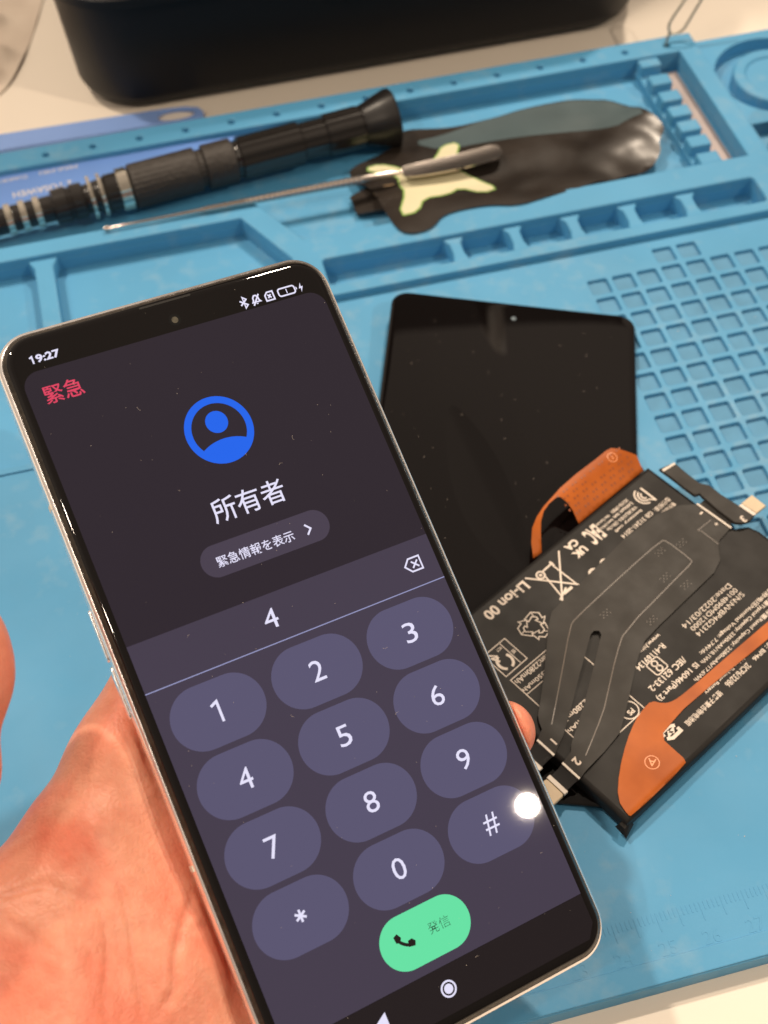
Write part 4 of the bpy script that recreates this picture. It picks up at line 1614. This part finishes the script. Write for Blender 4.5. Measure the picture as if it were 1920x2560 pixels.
def fold(crop, pts, depth, width, bulge=0.0):
    global pos
    P = [cp(crop, *p) for p in chaikin(pts, 2, False)]
    line = []
    for a, b in zip(P, P[1:]):
        n = max(2, int(math.hypot(b[0] - a[0], b[1] - a[1]) / 3))
        for k in range(n):
            h = on_skin(a[0] + (b[0] - a[0]) * k / n, a[1] + (b[1] - a[1]) * k / n)
            if h is not None:
                line.append(h)
    if len(line) < 4:
        return
    line = np.array(line)
    mn, mxx = line.min(0) - 1, line.max(0) + 1
    sel = np.where(((pos > mn) & (pos < mxx)).all(1))[0]
    nrm = normals(pos)
    for s0 in range(0, len(sel), 4000):
        ss = sel[s0:s0 + 4000]
        dd = np.linalg.norm(pos[ss][:, None, :] - line[None, :, :], axis=2)
        j = dd.argmin(1)
        d = dd[np.arange(len(ss)), j]
        u = j / (len(line) - 1)
        fade = np.clip(np.minimum(u, 1 - u) * 6, 0, 1)
        disp_ = -depth * np.exp(-(d / width) ** 2) + bulge * np.exp(-((d - 2.6 * width) / (1.4 * width)) ** 2)
        pos[ss] += nrm[ss] * (disp_ * fade)[:, None]


fold('n3', [(-40, 480), (110, 440), (240, 398), (330, 402), (450, 450), (560, 500), (690, 505)], 0.0630, 0.068, 0.0050)
fold('n3', [(-40, 560), (120, 670), (230, 740), (320, 830), (420, 905)], 0.0421, 0.054, 0.0030)
fold('n3', [(560, 430), (640, 520), (690, 660), (700, 900), (690, 1100), (670, 1330)], 0.0382, 0.054, 0.0030)
fold('n3', [(720, 300), (790, 430), (830, 560), (860, 760), (885, 950), (920, 1150), (935, 1330)], 0.0466, 0.054, 0.0037)
fold('n3', [(1250, 400), (1225, 540), (1180, 680), (1150, 800), (1130, 950), (1145, 1080), (1010, 1270)], 0.0760, 0.077, 0.0075)
fold('n3', [(1340, 640), (1240, 700), (1170, 770)], 0.0253, 0.041, 0.0025)
fold('n2', [(760, 920), (880, 915), (1050, 960), (1200, 1020)], 0.0186, 0.036, 0.0020)
fold('n2', [(720, 1080), (830, 1045), (930, 1000)], 0.0135, 0.032, 0.0015)
fold('n3', [(20, 860), (90, 1000), (200, 1180)], 0.0169, 0.041, 0.0020)
fold('n3', [(200, 850), (330, 960), (430, 1120)], 0.0169, 0.041, 0.0020)
fold('n3', [(60, 900), (160, 1010), (260, 1200)], 0.0135, 0.036, 0.0015)
fold('n3', [(700, 980), (640, 1130), (560, 1296)], 0.0152, 0.041, 0.0015)
fold('n3', [(430, 1130), (500, 1170), (560, 1210)], 0.0169, 0.036, 0.0015)
for pts in ([(300, 560), (420, 640), (520, 760)], [(150, 700), (260, 860), (300, 1000)], [(880, 560), (960, 700), (980, 850)], [(560, 700), (600, 900), (590, 1100)],
            [(960, 780), (1040, 900), (1060, 1050)], [(750, 640), (770, 800), (790, 960)], [(420, 300), (540, 330), (640, 420)], [(880, 250), (960, 330), (1040, 360)],
            [(0, 1000), (70, 1150), (120, 1290)], [(330, 1060), (400, 1180), (470, 1290)], [(120, 420), (230, 370), (380, 360)], [(930, 920), (1020, 1060), (1000, 1200)]):
    fold('n3', pts, .018, .035)
for _ in range(1):
    pos = pos + .35 * (lap(pos) - pos)


def skin_material():
    m = mat('skin', (.74, .29, .165), rough=.45, sss=.35, spec=.38)
    nt = m.node_tree
    b = nt.nodes['Principled BSDF']
    tcn = nt.nodes.new('ShaderNodeTexCoord')

    def noise(scale, detail, dist=0.0):
        n = nt.nodes.new('ShaderNodeTexNoise')
        n.inputs['Scale'].default_value = scale
        n.inputs['Detail'].default_value = detail
        n.inputs['Distortion'].default_value = dist
        nt.links.new(tcn.outputs['Object'], n.inputs['Vector'])
        return n
    cr = nt.nodes.new('ShaderNodeValToRGB')
    cr.color_ramp.elements[0].position = .40
    cr.color_ramp.elements[0].color = (.80, .355, .235, 1)
    cr.color_ramp.elements[1].position = .62
    cr.color_ramp.elements[1].color = (.81, .25, .158, 1)
    nt.links.new(noise(42, 4, .8).outputs['Fac'], cr.inputs[0])
    mx = nt.nodes.new('ShaderNodeMix')
    mx.data_type = 'RGBA'
    mx.blend_type = 'MULTIPLY'
    mx.inputs[0].default_value = .5
    c2 = nt.nodes.new('ShaderNodeValToRGB')
    c2.color_ramp.elements[0].position = .4
    c2.color_ramp.elements[0].color = (.86, .78, .74, 1)
    c2.color_ramp.elements[1].position = .62
    c2.color_ramp.elements[1].color = (1, 1, 1, 1)
    nt.links.new(noise(420, 6).outputs['Fac'], c2.inputs[0])
    nt.links.new(cr.outputs[0], mx.inputs[6])
    nt.links.new(c2.outputs[0], mx.inputs[7])
    nt.links.new(mx.outputs[2], b.inputs['Base Color'])
    # fine skin ridges
    wv = nt.nodes.new('ShaderNodeTexWave')
    wv.inputs['Scale'].default_value = 300
    wv.inputs['Distortion'].default_value = 5.0
    wv.inputs['Detail'].default_value = 2.0
    wv.inputs['Detail Scale'].default_value = .35
    mp = nt.nodes.new('ShaderNodeMapping')
    mp.inputs['Rotation'].default_value = (0, 0, .5)
    nt.links.new(tcn.outputs['Object'], mp.inputs[0])
    nt.links.new(mp.outputs[0], wv.inputs['Vector'])
    vo = nt.nodes.new('ShaderNodeTexVoronoi')
    vo.inputs['Scale'].default_value = 900
    vo.feature = 'DISTANCE_TO_EDGE'
    nt.links.new(tcn.outputs['Object'], vo.inputs['Vector'])
    b1 = nt.nodes.new('ShaderNodeBump')
    b1.inputs['Strength'].default_value = .035
    b1.inputs['Distance'].default_value = .0002
    nt.links.new(wv.outputs['Fac'], b1.inputs['Height'])
    b2 = nt.nodes.new('ShaderNodeBump')
    b2.inputs['Strength'].default_value = .45
    b2.inputs['Distance'].default_value = .00025
    nt.links.new(vo.outputs['Distance'], b2.inputs['Height'])
    nt.links.new(b1.outputs[0], b2.inputs['Normal'])
    b3 = nt.nodes.new('ShaderNodeBump')
    b3.inputs['Strength'].default_value = .35
    b3.inputs['Distance'].default_value = .0012
    nt.links.new(noise(130, 4, .8).outputs['Fac'], b3.inputs['Height'])
    nt.links.new(b2.outputs[0], b3.inputs['Normal'])
    nt.links.new(b3.outputs[0], b.inputs['Normal'])
    return m


hm = bpy.data.meshes.new('hand')
hm.from_pydata([tuple(p * S) for p in pos], [], [tuple(int(i) for i in f) for f in faces])
hm.validate()
hand = link('hand', hm, skin_material(), None, 0)
hm.polygons.foreach_set('use_smooth', [True] * len(hm.polygons))
mw = Matrix(PR.tolist()).to_4x4()
mw.translation = Vector((PT_ * S).tolist())
hand.matrix_world = mw
tag(hand, 'bare left hand reaching in from the lower left and holding the lit phone from behind', 'hand')

# ------------------------------------------------------------------ lint on the glass
mb = MB()


def fleck(P, hair):
    p = np.array(P, float)
    if hair:
        a = rng.uniform(0, 6.28)
        L = rng.uniform(.04, .11)
        d = np.array([math.cos(a), math.sin(a)])
        e = np.array([-d[1], d[0]])
        pts = [(*(p[:2] + d * L * (t - .5) + e * L * rng.uniform(.2, .6) * (t - .5) ** 2 * 2), p[2]) for t in (0, .25, .5, .75, 1)]
        return [('t', pts)]
    return [('s', p)]


def to_world(q):
    return PR @ np.array(q) + PT_


for k in range(120):
    x, y = rng.uniform(-3.3, 3.3), rng.uniform(-7.2, 7.3)
    for t, d in fleck((x, y, .008), rng.random() < .10):
        if t == 't':
            mb.tube([to_world(q) for q in d], .0017, 4)
        else:
            mb.sphere(to_world(d), rng.uniform(.0015, .006), 3)
for k in range(70):
    s_, t_ = rng.uniform(.3, 7), rng.uniform(.3, 9.5)
    p = disp((s_, t_, .15))
    mb.sphere(p, rng.uniform(.004, .012), 3)
for k in range(190):
    x, y = rng.uniform(12, 37), rng.uniform(-.9, 20)
    mb.sphere((x, y, .004), rng.uniform(.003, .016) * rng.uniform(.4, 1.2), 3)
for k in range(40):
    x, y = rng.uniform(12, 37), rng.uniform(-.9, 19)
    for t, d in fleck((x, y, .008), True):
        mb.tube(d, .003, 4)
tag(mb.build('lint', M_LINT, smooth=0), None, None, kind='stuff')
